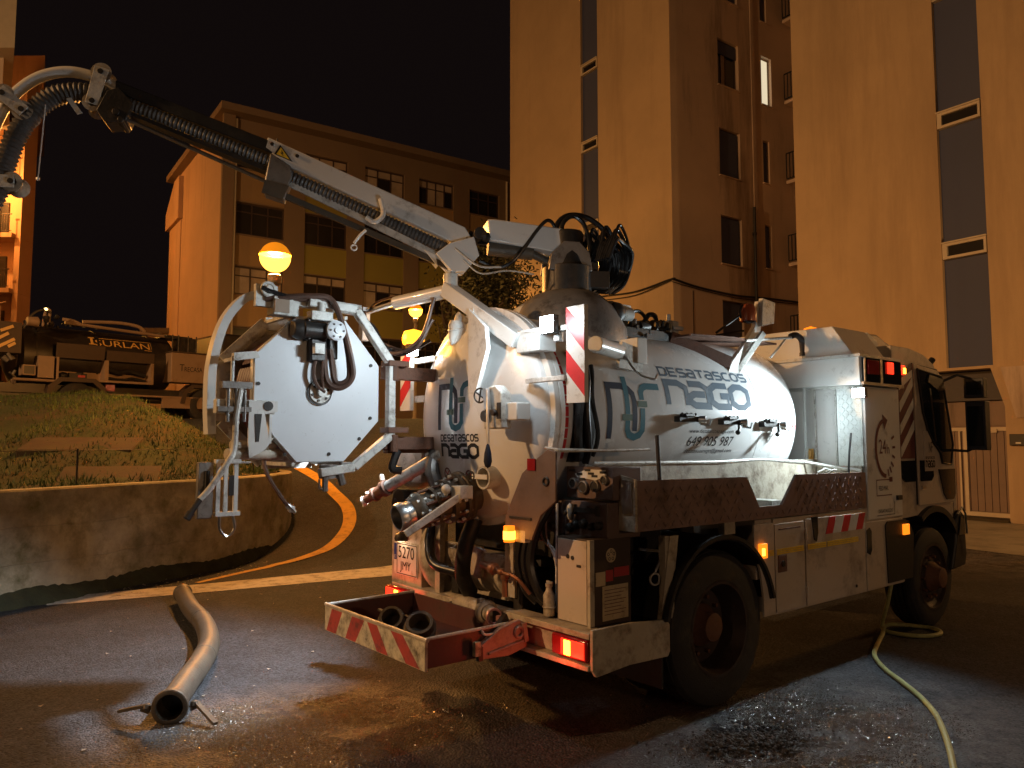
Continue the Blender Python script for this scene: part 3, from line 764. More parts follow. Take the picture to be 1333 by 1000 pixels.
# ================================================================== DARK TANK TRUCK on the street above the bank
ML = Matrix(((.682,-.731,0,-11.9),(.731,.682,0,21.0),(0,0,1,0),(0,0,0,1)))      # x along the truck (to the right), y away
dt = thing('tank_truck', 'dark brown tank truck with gold lettering parked on the street above the grass bank', 'truck', (-11.9,21,2.3), math.atan2(.731,.682))
def LB(): return MB(ML)
b = LB(); b.box((-6,.2,3.0),(4.6,.35,3.2)); b.box((-6,1.7,3.0),(4.6,1.85,3.2)); b.box((-5.5,.3,2.9),(3,1.8,3.25)); b.build('chassis', M['lblack'], dt)
b = LB(); b.lathe((-1.25,1.1,4.05),(1,0,0),[(-.25,.0),(-.2,.45),(-.08,.77),(0,.85),(0,.85),(3.9,.85),(3.98,.77),(4.1,.45),(4.15,0)],40); b.build('tank', M['lblack'], dt)
b = LB()
for x in (-.95, .6, 2.1): b.lathe((x,1.1,4.05),(1,0,0),[(-.03,.85),(-.03,.865),(.03,.865),(.03,.85)],32)
b.build('tank_band', M['dark'], dt)
for xx, ws in (((-.02,)), 0), ((3.6,), 1), ((-4.2,), 2):
    x = xx[0]
    for y0 in (-.02, 1.75):
        b = LB(); b.lathe((x,y0,2.82),(0,1,0),[(0,.28),(0,.45),(.03,.5),(.3,.5),(.33,.45),(.33,.28)],28); tw = b.build('wheel', M['tyre'], dt)
        b = LB(); b.lathe((x,y0+.02,2.82),(0,1,0),[(0,.29),(.03,.27),(.08,.16),(.04,.12),(.02,.11),(.02,0)],24); b.build('rim', M['rim'], tw)
        if y0 < 1:
            b = LB(); b.prism([(x-.78,2.85),(x-.72,3.2),(x-.45,3.44),(x+.45,3.44),(x+.72,3.2),(x+.78,2.85),(x+.66,2.85),(x+.60,3.14),(x+.38,3.33),(x-.38,3.33),(x-.60,3.14),(x-.66,2.85)],1,-.06,.4); b.build('mudguard', M['lbrown'], dt)
# locker with open flap and contents
b = LB(); b.box((-.56,-.04,3.36),(2.0,-.02,3.42)); b.box((-.56,.36,3.42),(1.98,.4,3.98)); b.box((-.56,-.04,3.42),(-.50,.36,3.98)); b.box((.66,-.04,3.42),(.76,.36,3.98)); b.box((1.92,-.04,3.42),(2.0,.36,3.98)); b.box((-.56,0,3.36),(2,.4,3.40)); lk = b.build('locker', M['cream'], dt)
b = LB(); b.box((-.2+0,.1,3.42),(.25,.32,3.58)); b.ball((-.32,.2,3.5),.13,10,.8); b.ball((.1,.2,3.55),.12,10,.7); b.build('tool_bag', M['black'], lk)
b = LB(); b.box((.02,.085,3.47),(.2,.098,3.53)); b.build('red_badge', M['redlabel'], lk)
b = LB(); b.tube(smoothp([(.85,.2,3.75),(1.1,.15,3.66),(1.4,.2,3.72),(1.85,.2,3.62)],6), .06, 8); b.tube(smoothp([(.8,.2,3.5),(1.2,.15,3.46),(1.5,.2,3.52),(1.88,.2,3.46)],6), .045, 8); b.build('hose_bundle', M['black'], lk)
b = LB(); b.prism([(-.02,3.97),(-.08,4.36),(-.06,4.37),(.0,3.98)], 0, -.58, .64); b.build('locker_flap', M['lbrown'], dt)
b = LB(); b.prism([(-.02,3.97),(-.06,4.26),(-.04,4.27),(.0,3.98)], 0, .70, 2.0); b.build('locker_flap', M['lbrown'], dt)
b = LB(); b.box((-1.0,-.06,3.4),(-.62,.3,3.98)); b.build('cabinet', M['cream'], dt)
b = LB(); b.box((-1.35,-.05,3.45),(-1.05,.3,3.72)); b.build('control_box', M['cream'], dt)
b = LB(); b.box((-1.32,-.055,3.48),(-1.08,-.051,3.69)); b.build('control_face', M['lblack'], dt)
b = LB(); b.cyl((-1.55,.0,3.33),(-.55,.0,3.33),.04,10); b.box((-1.5,.3,3.1),(-1.4,.4,3.35)); b.build('side_rail', M['cream'], dt)
b = LB(); b.box((.62,-.02,3.0),(3.55,.0,3.05)); b.box((2.3,0,2.7),(3.5,.1,3.0)); sr = b.build('side_guard', M['cream'], dt)
b = LB(); b.box((.7,-.02,3.12),(.95,.02,3.3)); b.build('red_marker', M['redlens_off'], dt)
# rear box with yellow bars
b = LB(); b.box((-3.3,-.1,4.0),(-1.42,1.9,4.8)); rb = b.build('rear_cover', M['lbrown'], dt)
for (x0,z0,x1,z1) in ((-1.95,4.12,-1.58,4.36),(-1.98,4.32,-1.72,4.5),(-1.72,4.15,-1.56,4.26),(-1.9,4.55,-1.62,4.69)):
    b = LB(); b.bar((x0,-.112,z0),(x1,-.112,z1),.075,.02,(0,1,0)); b.build('yellow_bar', M['gold'], rb)
b = LB(); b.lathe((-1.1,1.05,4.0),(1,0,0),[(-.45,.0),(-.4,.4),(-.28,.62),(-.1,.7),(.0,.7)],28); b.build('rear_dome', M['lbrown'], dt)
# valves low at the rear
b = LB()
random.seed(11)
for k in range(26):
    x = random.uniform(-2.9,-1.55); z = random.uniform(3.1,3.95); y = random.uniform(-.1,.3); b.cyl((x,y,z),(x+random.uniform(-.2,.2),y,z+random.uniform(-.2,.2)),random.uniform(.02,.07),8)
b.build('valve_cluster', M['grey'], dt, kind='stuff')
# lettering and box
b = LB()
def lf(x, z):
    dz = z-4.05; y = 1.1-math.sqrt(max(.01,.855**2-dz*dz)); return (x, y-.006, z)
GL = {}
text(b, 'I', .40, 4.46, .47, 4.64, lf); text(b, 'SURLAN', .52, 4.42, 2.02, 4.60, lf)
for (x0,x1,z) in ((.35,.52,4.645),(.35,.52,4.455)):
    ribbon(b, [(x0,z),(x1,z)], .03, lf)
ribbon(b, [(.6,4.645),(2.06,4.645)], .014, lf); ribbon(b, [(1.85,4.385),(2.06,4.385)], .014, lf)
ribbon(b, [(2.065,4.64),(2.065,4.44)], .012, lf)
b.build('lettering', M['gold'], dt)
b = LB(); b.box((2.47,-.12,3.47),(3.7,.5,4.36)); bx = b.build('side_box', M['cream'], dt, bevel=.02)
b = LB(); tf = lambda x, z: (x, -.124, z)
text(b, 'T', 2.72, 3.82, 2.86, 4.02, tf); text(b, 'RECASA', 2.87, 3.81, 3.42, 3.95, tf); b.build('lettering', M['ink'], bx)
b = LB(); b.box((2.46,-.13,4.37),(3.72,.52,4.40)); b.build('box_lid', M['lbrown'], bx)
# deck gear on top
b = LB(); b.tube([(-.3,.3,4.98),(2.4,.3,4.86)], .045, 8); b.build('top_rail', M['cream'], dt)
b = LB()
b.tube(smoothp([(-.25,.7,5.12),(.0,.6,5.08),(.25,.6,4.98)],5), .05, 8); b.tube(smoothp([(.3,.8,5.12),(1.2,.7,5.18),(1.75,.6,5.12),(1.95,.6,4.98)],6), .05, 8)
b.tube(smoothp([(-.75,.6,4.85),(-.70,.6,5.25),(-.6,.6,5.3),(-.62,.6,4.9)],6), .04, 8)
b.build('hose_pipe', M['cream'], dt)
b = LB()
for k in range(9): b.bar((-.1+k*.33,.55,4.93),(.15+k*.33,.75,4.97+.03*(k%2)), .03)
b.bar((-.2,.6,5.0),(3.4,.6,4.93),.03); b.bar((-.2,.9,5.02),(3.4,.9,4.95),.03); b.box((2.4,.5,4.85),(3.45,1.2,4.9)); b.build('deck_rack', M['dark'], dt)
b = LB()
for x in (2.62,2.8,3.1,3.35): b.cyl((x,.2,4.4),(x,.2,4.93),.022,8)
b.box((2.9,.3,4.4),(3.4,.9,4.85)); b.build('valve_bank', M['dark'], dt)
b = LB()
for k in range(22):
    x = random.uniform(-1.15,-.3); z = random.uniform(4.72,5.1); y = random.uniform(.1,.9); b.ball((x,y,z),random.uniform(.03,.08),8)
b.tube(smoothp([(-1.3,.3,4.7),(-1.1,.3,5.1),(-.85,.3,5.26),(-.65,.3,5.2)],6), .035, 7); b.build('pump_gear', M['dark'], dt)
b = LB(); b.lathe((-1.1,.2,4.9),(1,0,0),[(-.14,.0),(-.14,.12),(.1,.14),(.14,.1),(.14,0)],14); b.build('motor', M['cream'], dt)
b = LB(); b.ball((-.78,.3,5.28),.05,10); b.build('work_lamp', emis('small_work_lamp',(1,.6,.2),5), dt)
b = LB(); b.box((4.0,-.1,3.1),(5.6,2.1,5.1)); b.build('cab', M['lblack'], dt, bevel=.08)
random.seed(7)

# ================================================================== VACUUM TRUCK
# truck frame: x from the tail towards the cab, y from its right side (0) to its left, z up
TH = math.atan2(.633, .774)
TM = Matrix.Translation((.446, 4.33, 0)) @ Matrix.Rotation(TH, 4, 'Z')
T3 = TM.to_3x3()
vt = thing('vacuum_truck', 'white drain cleaning vacuum truck with a raised boom, octagonal hose reel and work lights lit', 'truck', (.446,4.33,0), TH)
def B(): return MB(TM)
def part(b, name, m, parent=None, **k): return b.build(name, M[m] if isinstance(m, str) else m, parent or vt, **k)
def shift(o, u, v, w): return inst(o, T3 @ Vector((u, v, w)))

# ---- chassis
b = B(); b.box((.12,.75,.62),(4.9,.84,.86)); b.box((.12,1.45,.62),(4.9,1.54,.86)); b.box((1.0,.8,.7),(1.15,1.5,.8)); b.box((3,.8,.7),(3.15,1.5,.8)); b.box((.3,.55,.95),(3.2,1.75,1.2)); part(b,'chassis','dark',bevel=.006)
b = B(); b.cyl((1.18,.35,.5),(1.18,1.95,.5),.09,14); b.ball((1.18,1.15,.5),.2,16); b.cyl((4.54,.35,.5),(4.54,1.95,.5),.07,12); part(b,'axle','dark')
def wheel(x, y, out, dual, r=.49):
    s = -1 if out < 0 else 1
    tdir = (0,-1,0) if y < 1.15 else (0,1,0)
    b = B()
    def ty(y0):
        b.lathe((x,y0,r),tdir,[(0,.30),(.0,r-.09),(-.02+.02,r-.05),(.03,r-.012),(.05,r),(.24,r),(.26,r-.012),(.28,r-.06),(.28,.30)],48)
        for k in range(4):
            t = .075+.045*k; b.lathe((x,y0,r),tdir,[(t-.012,r-.001),(t-.012,r+.006),(t+.014,r+.006),(t+.014,r-.001)],48)
    ty(y+s*0.0 + (.0))
    if dual: ty(y+(.32 if y < 1 else -.32))
    t = part(b,'wheel','tyre')
    yo = y if s < 0 else y
    b = B(); ax = (0,1,0) if y < 1.15 else (0,-1,0)
    yy = (y-.28) if y < 1.15 else (y+.28)
    b.lathe((x,yy,r),ax,[(.02,.305),(.0,.31),(.0,.285),(.03,.275),(.16 if dual else .05,.24),(.17 if dual else .04,.15),(.15 if dual else .02,.14)],40)
    rm = part(b,'rim','rim',t)
    b = B(); d0 = .15 if dual else .02
    b.lathe((x,yy,r),ax,[(d0,.14),(d0-.02,.13),(d0-.06,.10),(d0-.10,.09),(d0-.11,.05),(d0-.11,0)],24)
    for k in range(10):
        a = k*R(36); p = Vector((x+.185*math.cos(a), yy, r+.185*math.sin(a))); q = p+Vector(ax)*(d0+.02); b.cyl(q, q-Vector(ax)*.035, .014, 6)
    part(b,'hub','rust',t)
wheel(1.18, .29, -1, True); wheel(1.18, 2.02, -1, True); wheel(4.54, .34, -1, False, .45); wheel(4.54, 1.99, -1, False, .46)
# ---- rear mudguard
def arc(cx, cz, r, a0, a1, n=20): return [(cx+r*math.cos(R(a0+(a1-a0)*i/n)), cz+r*math.sin(R(a0+(a1-a0)*i/n))) for i in range(n+1)]
for y0, y1 in ((-.02,.62),(1.7,2.32)):
    b = B(); b.prism(arc(1.18,.5,.58,12,168)+arc(1.18,.5,.56,168,12),1,y0,y1); fm = part(b,'mudguard','black')
    if y0 < 1: fm0 = fm
    b = B()
    ye = y0 if y0 < 1 else y1
    b.prism(arc(1.18,.5,.595,12,168)+arc(1.18,.5,.57,168,12),1,ye-.012,ye+.012); part(b,'mudguard_lip','black',fm)
b = B(); b.tube([(p[0],-.024,p[1]) for p in arc(1.18,.5,.588,14,166)],.005,6); part(b,'lip_edge','wsteel',fm0)
b = B(); b.box((.60,.02,.22),(.615,.55,.55)); part(b,'mudflap','black')

# ---- tank
CV, CW, TR = 1.15, 1.88, .70
HB = .30
head = [(2.86+HB*math.sin(R(a)), TR*math.cos(R(a))) for a in range(0, 91, 10)]
b = B(); b.lathe((0,CV,CW),(1,0,0),[(.14,TR-.01),(.2,TR),(2.352,TR),(2.354,TR-.004),(2.358,TR-.004),(2.36,TR)]+[(t, r) for t, r in head],72); tank = part(b,'tank','tank')
b = B(); b.lathe((0,CV,CW),(1,0,0),[(.10,TR),(.10,.745),(.135,.745),(.135,.742),(.15,.742),(.15,.745),(.185,.745),(.185,TR)],64); part(b,'flange_ring','white',tank)
b = B()
for k in range(11):     # red reflective tape beside the flange
    a0 = R(-24+k*5.6); a1 = a0+R(4.9)
    b.sheet(lambda s, t: (.20+.05*s, CV-(TR+.004)*math.cos(a0+(a1-a0)*t), CW+(TR+.004)*math.sin(a0+(a1-a0)*t)), 1, 3)
part(b,'reflective_tape','red',tank)
# rear door, dished
DB = .15
def dish(v, w, off=.0):
    r2 = ((v-CV)**2+(w-CW)**2)/TR**2
    return .10 - DB*math.sqrt(max(0, 1-r2)) - off
b = B(); b.lathe((0,CV,CW),(1,0,0),[(.10-DB*math.cos(R(a)), TR*math.sin(R(a))) for a in range(0, 91, 6)],72); door = part(b,'rear_door','tank')
def onto_door(v, w): return (dish(v, w, .002), v, w)
def cyl_map(u, t):      # u along the truck, t = height measured round the barrel
    a = t/TR; return (u, CV-(TR+.0015)*math.cos(a), CW+(TR+.0015)*math.sin(a))
# logo: n (navy), l and r hooks (teal)
def logo(fn, x0, y0, sx, sy, flip):
    """drawn in a unit box 0..1 x 0..1"""
    def f(x, y):
        return fn((x0-x*sx) if flip else (x0+x*sx), y0+y*sy)
    def rb(m, pts, th, nm, k):
        b = B(); P = [(p[0], p[1]*sy/sx) for p in pts]
        ribbon(b, P, th, lambda x, y: (lambda q: q)(f2(x, y, k)), .06); part(b, nm, m, door if flip else tank)
    def f2(x, y, k):
        q = Vector(f(x, y*sx/sy)); 
        c = Vector((q.x, CV, CW)); d = (q-c).normalized() if not flip else Vector((-1,0,0))
        return q+d*.0005*k
    th = .085
    rb('navy', [(.05,.02),(.05,.84),(.28,.84),(.40,.80),(.47,.72),(.49,.60),(.49,.14)], th, 'logo_navy_stroke', 0)
    rb('teal', [(.36,1.0),(.36,.40)], th, 'logo_teal_stroke', 1)
    rb('teal', [(.36,.30),(.36,.16),(.40,.08),(.49,.045),(.58,.08),(.63,.16),(.63,.50)], th, 'logo_teal_stroke', 2)
    rb('teal', [(.63,.63),(.63,.76),(.67,.83),(.74,.86),(.99,.86)], th, 'logo_teal_stroke', 1)
    rb('olive', [(.26,.35),(.44,.35)], .075, 'logo_coupling', 3)
    rb('olive', [(.55,.565),(.72,.565)], .075, 'logo_coupling', 3)
logo(onto_door, 1.50, 1.775, .50, .37, True)
logo(cyl_map, .60, -.17, .56, .44, False)
b = B(); stroke_word(b,'DESaTaSCOS',1.46,1.70,1.00,1.752,.20,lambda x, y: onto_door(x, y)); part(b,'door_lettering','ink',door)
# note: x decreases to the right on the rear face, so the word box is given mirrored
b = B(); stroke_word(b,'naGO',1.46,1.585,1.00,1.69,.24,lambda x, y: onto_door(x, y),gap=.16); part(b,'door_lettering','ink',door)
b = B(); stroke_word(b,'DESaTaSCOS',1.21,.30,2.30,.385,.22,cyl_map); part(b,'side_lettering','slate',tank)
b = B(); stroke_word(b,'naGO',1.21,.06,2.27,.28,.24,cyl_map,gap=.14); part(b,'side_lettering','slate',tank)
b = B(); text(b,'www.desatascosnago.com',1.47,-.125,2.02,-.085,cyl_map); part(b,'web_lettering','ink',tank)
b = B(); text(b,'649 905 987',1.46,-.215,2.03,-.14,cyl_map,.25); part(b,'phone_lettering','ink',tank)
b = B(); text(b,'desatascosnago@gmail.com',1.45,-.275,2.03,-.235,cyl_map,.3); part(b,'mail_lettering','ink',tank)
b = B(); text(b,'H',2.84,-.075,2.90,-.02,lambda x, y: (x, CV-math.sqrt(max(0,(TR*math.sqrt(max(0,1-((x-2.86)/HB)**2)))**2-y*y))-.004 if x > 2.86 else CV-math.sqrt(TR*TR-y*y)-.004, CW+y)); part(b,'red_mark','redlabel',tank)
# round handwheel stickers, inspection port and its handle
for (v, w) in ((1.40,1.47),(1.13,1.46),(1.60,1.58)):
    b = B(); ribbon(b,[(v+.042*math.cos(R(a)), w+.046*math.sin(R(a))) for a in range(0,361,20)],.011,onto_door); st = part(b,'handwheel_sticker','maroon',door)
    b = B(); ribbon(b,[(v-.028,w-.03),(v+.028,w+.03)],.011,onto_door); ribbon(b,[(v-.028,w+.03),(v+.028,w-.03)],.010,lambda x,y:(dish(x,y,.0055),x,y)); part(b,'sticker_cross','redlabel',st)
b = B(); b.lathe((-.06,.89,1.47),(1,0,0),[(.12,.075),(-.03,.075),(-.03,.062),(.05,.062),(.05,0)],24); pt = part(b,'inspection_port','wsteel',door)
b = B(); b.box((-.10,.835,1.46),(-.09,1.0,1.49)); part(b,'port_handle','white',pt)
b = B(); b.ringt((-.10,1.0,1.475),(1,0,0),.03,.006,14,6); b.bar((-.10,.975,1.475),(-.10,1.025,1.475),.006); b.bar((-.10,1.0,1.45),(-.10,1.0,1.5),.006); part(b,'handwheel','dark',pt)
# latch mechanism on the door
b = B(); b.box((-.13,.50,1.83),(-.02,.66,1.94)); lt = part(b,'latch_arm','white',door,bevel=.008)
b = B(); b.prism([(.60,1.78),(.78,1.78),(.78,1.98),(.74,2.04),(.66,2.05),(.60,2.0)],0,-.17,-.09); part(b,'latch_body','wsteel',lt,bevel=.01)
b = B(); b.lathe((-.18,.74,1.86),(1,0,0),[(0,.04),(-.02,.035),(-.02,0)],14); b.lathe((-.18,.655,1.88),(1,0,0),[(0,.022),(-.02,.02),(-.02,0)],12); b.box((-.175,.60,1.84),(-.171,.64,1.94)); part(b,'latch_hole','dark',lt)
b = B(); b.ringt((-.19,.79,1.99),(1,.3,0),.045,.006,18,6); b.bar((-.19,.75,1.97),(-.19,.83,2.01),.007); b.bar((-.19,.80,1.95),(-.19,.78,2.03),.007); part(b,'handwheel','dark',lt)
b = B(); b.tube([(-.2,.70,2.02),(-.21,.685,1.88),(-.22,.67,1.72),(-.22,.665,1.69)],.010,8); b.bar((-.2,.715,2.03),(-.2,.70,1.9),.03); lv = part(b,'latch_lever','alu',lt)
b = B(); b.lathe((-.225,.662,1.60),(0,0,1),[(-.06,0.001),(-.05,.018),(-.02,.026),(.03,.022),(.08,.010),(.09,.001)],12); part(b,'lever_grip','navy',lv)
# door hinge arm: sloping white box beam from the boom base over the door, and the bright gusset
b = B(); b.bar((-.10,1.30,2.76),(.02,.66,2.34),.10,.10,(1,0,0)); ha = part(b,'door_hinge_arm','white',bevel=.006)
b = B(); b.prism([(1.02,2.58),(.84,2.44),(.82,2.30),(.94,2.02),(1.02,2.02)],0,-.115,-.085); b.prism([(-.10,2.58),(.10,2.58),(.10,2.3),(-.10,2.02)],1,.99,1.02); part(b,'hinge_gusset','white',ha)
b = B(); b.cyl((-.08,1.28,2.76),(-.08,1.28,2.86),.05,14); b.cyl((-.08,1.28,2.86),(-.08,1.28,2.88),.035,10); part(b,'hinge_pin','wsteel',ha)
# swing cylinder from pin toward the reel frame
b = B(); b.cyl((-.10,1.30,2.74),(-.26,1.72,2.70),.048,14); sw = part(b,'swing_cylinder','white')
b = B(); b.cyl((-.26,1.72,2.70),(-.34,2.04,2.66),.02,10); part(b,'cylinder_rod','alu',sw)
b = B(); b.box((-.37,2.0,2.45),(-.31,2.06,2.70)); part(b,'cylinder_post','white',sw)
for pts in ([(-.36,2.0,2.66),(-.40,1.85,2.45),(-.33,1.62,2.32),(-.22,1.44,2.42),(-.16,1.36,2.70)],[(-.36,2.0,2.6),(-.38,1.9,2.50),(-.33,1.7,2.38),(-.25,1.48,2.34),(-.16,1.38,2.55)]):
    b = B(); b.tube(smoothp(pts,8),.014,7); part(b,'slack_hose','brownhose',sw)
b = B(); b.tube(smoothp([(-.34,2.04,2.62),(-.30,1.9,2.73),(-.2,1.6,2.75),(-.1,1.35,2.70)],8),.009,6); part(b,'slack_hose','brownhose',sw)
# relief valve on the door top
b = B(); b.lathe((-.09,1.17,2.50),(-.35,0,-1),[(-.05,.02),(-.05,.035),(0,.035),(.0,.06),(.03,.065),(.05,.055),(.12,.035),(.16,.006)],16); b.ringt((-.10,1.17,2.46),(-.2,0,1),.055,.010,18,6); b.cyl((-.02,1.17,2.52),(-.10,1.17,2.56),.025,10); part(b,'relief_valve','wsteel',door)

# ---- stiffening gutters, top gear, clamps on the barrel
b = B(); b.prism([(1.72,.62),(2.12,.52),(2.75,.52),(2.6,.85),(1.72,.98)],2,2.52,2.535); part(b,'walkway','rust')
b = B(); b.bar((1.70,.80,2.52),(2.15,.57,2.33),.03,.10); part(b,'gutter','rust')
def clampset(u, th, big):
    a = R(th); b = B(); o = (u, CV-TR*math.cos(a), CW+TR*math.sin(a))
    b.box((u-.17,o[1]-.05,o[2]-.025),(u+.05,o[1]+.02,o[2]+.015)); b.box((u-.12,o[1]-.07,o[2]+.012),(u-.02,o[1]-.01,o[2]+.035))
    for k in range(4): b.ball((u-.14+.05*k,o[1]-.05,o[2]+.03),.012,8)
    c = part(b,'hose_clamp','dark',tank,bevel=.004)
    b = B(); b.lathe((u+.05,o[1]-.05,o[2]-.01),(.6,-1,0),[(0,.028),(.05,.032),(.05,.02),(.0,.018)],14); b.tube([(u+.04,o[1]-.07,o[2]-.04),(u+.10,o[1]-.10,o[2]-.05),(u+.14,o[1]-.09,o[2]-.01)],.008,6); part(b,'clamp_jaw','alu',c)
    if big:
        b = B(); b.tube([(u+.0,o[1]-.07,o[2]-.02),(u-.03,o[1]-.09,o[2]-.06),(u-.05,o[1]-.09,o[2]-.08)],.012,6); b.ball((u-.05,o[1]-.09,o[2]-.085),.02,8); part(b,'clamp_lever','dark',c)
clampset(1.46,-1,False); clampset(1.98,-2,True); clampset(2.52,-3,True)
# valve gear on top
random.seed(5)
b = B()
for k in range(11):
    x = .90+.05*k+random.uniform(-.02,.02); b.cyl((x,.85+.08*random.random(),2.42),(x,.85+.08*random.random(),2.62+.13*math.exp(-((x-1.1)/.14)**2)),.035,8); 
b.box((.95,.80,2.40),(1.8,1.0,2.56)); b.ball((1.02,.86,2.58),.09,10); b.ball((1.12,.86,2.66),.09,10)
b.cyl((1.38,.86,2.58),(1.48,.86,2.60),.05,12); b.cyl((1.55,.86,2.60),(1.66,.86,2.60),.055,12)
for k in range(14): b.ball((random.uniform(.95,1.7),random.uniform(.78,.9),random.uniform(2.5,2.64)),random.uniform(.015,.035),7)
part(b,'valve_bank','dark')
b = B(); b.tube(smoothp([(1.2,.86,2.62),(1.34,.84,2.70),(1.44,.84,2.66),(1.44,.84,2.58)],8),.015,7); b.tube(smoothp([(1.40,.84,2.58),(1.48,.84,2.68),(1.56,.84,2.68),(1.6,.86,2.6)],8),.02,7); part(b,'valve_hose','hoseb')
b = B(); b.cyl((1.16,.84,2.66),(1.26,.82,2.66),.05,14); b.box((1.16,.82,2.70),(1.26,.86,2.73)); b.box((1.70,.80,2.50),(1.80,.92,2.66)); b.cyl((1.72,.80,2.60),(1.82,.78,2.60),.02,8); b.box((1.62,.80,2.44),(1.84,.94,2.50)); b.cyl((1.75,.86,2.66),(1.75,.86,2.72),.018,8); part(b,'valve_fitting','wsteel',bevel=.003)
b = B(); b.box((.92,.46,2.24),(1.02,.62,2.42)); b.cyl((.40,.36,2.32),(.78,.50,2.31),.055,14); sc = part(b,'side_cylinder','white',bevel=.005)
b = B(); b.prism([(.74,2.20),(.98,2.18),(.99,2.34),(.78,2.38)],1,.47,.50); b.cyl((.80,.44,2.29),(.80,.52,2.29),.035,12); part(b,'cylinder_bracket','wsteel',sc)
b = B(); b.tube(smoothp([(.74,.42,2.28),(.80,.36,2.16),(.92,.32,2.12),(.98,.34,2.16)],6),.008,6); part(b,'bracket_wire','alu',sc)
# band of dark hoses between flange and barrel
for k, (uu, a0, a1, r) in enumerate(((.34,34,-24,.028),(.41,32,-26,.024),(.47,26,-22,.016))):
    b = B(); b.tube([(uu+.03*math.sin(i*.5+k), CV-(TR+.03)*math.cos(R(a0+(a1-a0)*i/14)), CW+(TR+.03)*math.sin(R(a0+(a1-a0)*i/14))) for i in range(15)], r, 8); part(b,'riser_hose','hoseb',tank)
b = B(); b.sheet(lambda s, t: (.29+.20*s, CV-(TR+.004)*math.cos(R(-26+34*t)), CW+(TR+.004)*math.sin(R(-26+34*t))), 1, 10); part(b,'dark_band','black',tank)  # plain black band on the barrel behind the riser hoses
# beacon mast
b = B(); b.prism([(2.10,2.24),(2.28,2.24),(2.38,2.42),(2.56,2.55),(2.60,2.70),(2.70,2.71),(2.74,2.86),(2.56,2.88),(2.50,2.66),(2.42,2.58),(2.30,2.46),(2.16,2.34)],1,.56,.60); mast = part(b,'beacon_mast','white',bevel=.004)
b = B(); b.prism([(2.54,2.66),(2.72,2.70),(2.75,2.88),(2.56,2.90)],1,.52,.56); b.bar((2.24,.58,2.26),(2.52,.5,2.60),.035,.05); part(b,'mast_head','wsteel',mast,bevel=.004)
b = B(); b.lathe((2.46,.60,2.70),(0,0,1),[(0,.07),(.08,.075),(.14,.05),(.16,0)],16); part(b,'unlit_beacon',mat('orange_beacon_off',(.35,.08,.03),.3),mast)
b = B(); b.ringt((2.46,.60,2.77),(.4,1,0),.075,.014,18,6); b.tube([(2.10,.66,2.58),(2.36,.62,2.74)],.01,6); b.tube([(2.10,.66,2.56),(2.42,.62,2.62)],.01,6); part(b,'beacon_guard','dark',mast)
b = B()
for k in range(7): b.ball((1.95+.07*k,.80,2.545+.015*(k%2)),.018,8)
b.bar((1.85,.82,2.55),(2.45,.76,2.55),.02); part(b,'amber_deck_edge',mat('amber_deck_gear',(.6,.32,.05),.4))  # row of amber-coloured fittings along the deck edge
# filling pipe with running water
b = B(); b.tube([(2.30,.52,2.52),(2.98,.5,2.60)],.012,8); b.tube([(2.62,.5,2.40),(2.86,.5,2.58)],.008,6); sp = part(b,'filling_pipe','wsteel')
b = B(); b.tube(smoothp([(2.94,.5,2.61),(3.03,.5,2.625),(3.11,.5,2.59),(3.13,.5,2.50),(3.13,.5,2.47)],6),.026,10); b.cyl((3.13,.5,2.48),(3.13,.5,2.45),.03,10); part(b,'elbow','black',sp)
wm = bpy.data.materials.new('falling_water'); wm.use_nodes = True
wb = wm.node_tree.nodes['Principled BSDF']; wb.inputs['Base Color'].default_value = (.8,.86,.86,1); wb.inputs['Roughness'].default_value = .2; wb.inputs['Alpha'].default_value = .42
b = B(); b.tube([(3.13,.5,2.46),(3.132,.5,2.2),(3.128,.5,2.0),(3.13,.5,1.7),(3.13,.5,1.5)],[.012,.010,.011,.013,.016],8); part(b,'water_stream',wm,sp)

# ---- equipment housing behind the cab
b = B(); b.box((3.2,0,1.06),(3.82,2.3,2.16)); hs = part(b,'equipment_housing','white',bevel=.006)
b = B(); b.box((3.10,-.012,2.17),(3.84,2.31,2.40)); part(b,'upper_band','white',hs,bevel=.006)
b = B(); b.box((3.085,-.025,2.40),(3.84,2.32,2.425)); part(b,'gutter','wsteel',hs)
b = B(); b.prism([(.05,2.427),(2.25,2.427),(2.05,2.68),(.22,2.68)],0,3.12,3.7); b.prism([(3.7,2.427),(3.98,2.427),(3.88,2.62),(3.7,2.68)],1,.20,2.1); part(b,'top_hood','white',hs,bevel=.006)
b = B(); b.box((3.185,.02,1.30),(3.198,.235,2.15)); tp_ = part(b,'tread_panel','tread',hs)
b = B()
for iv in range(6):
    for iw in range(24):
        v = .037+.036*iv; w = 1.32+.035*iw; d = .011 if (iv+iw) % 2 else -.011
        b.bar((3.184,v-d,w-.011),(3.184,v+d,w+.011),.007,.004,(1,0,0))
part(b,'tread_pattern','tread',tp_,kind='stuff')
b = B(); b.box((3.18,.24,1.30),(3.198,.255,2.15)); b.box((3.18,.43,1.30),(3.198,.44,2.15)); b.box((3.17,.0,2.145),(3.198,1.2,2.168)); part(b,'panel_trim','wsteel',hs)
b = B(); b.box((3.16,.46,1.5),(3.19,.49,1.64)); b.cyl((3.15,.475,1.46),(3.15,.475,1.62),.012,8); part(b,'brass_catch','gold',hs)
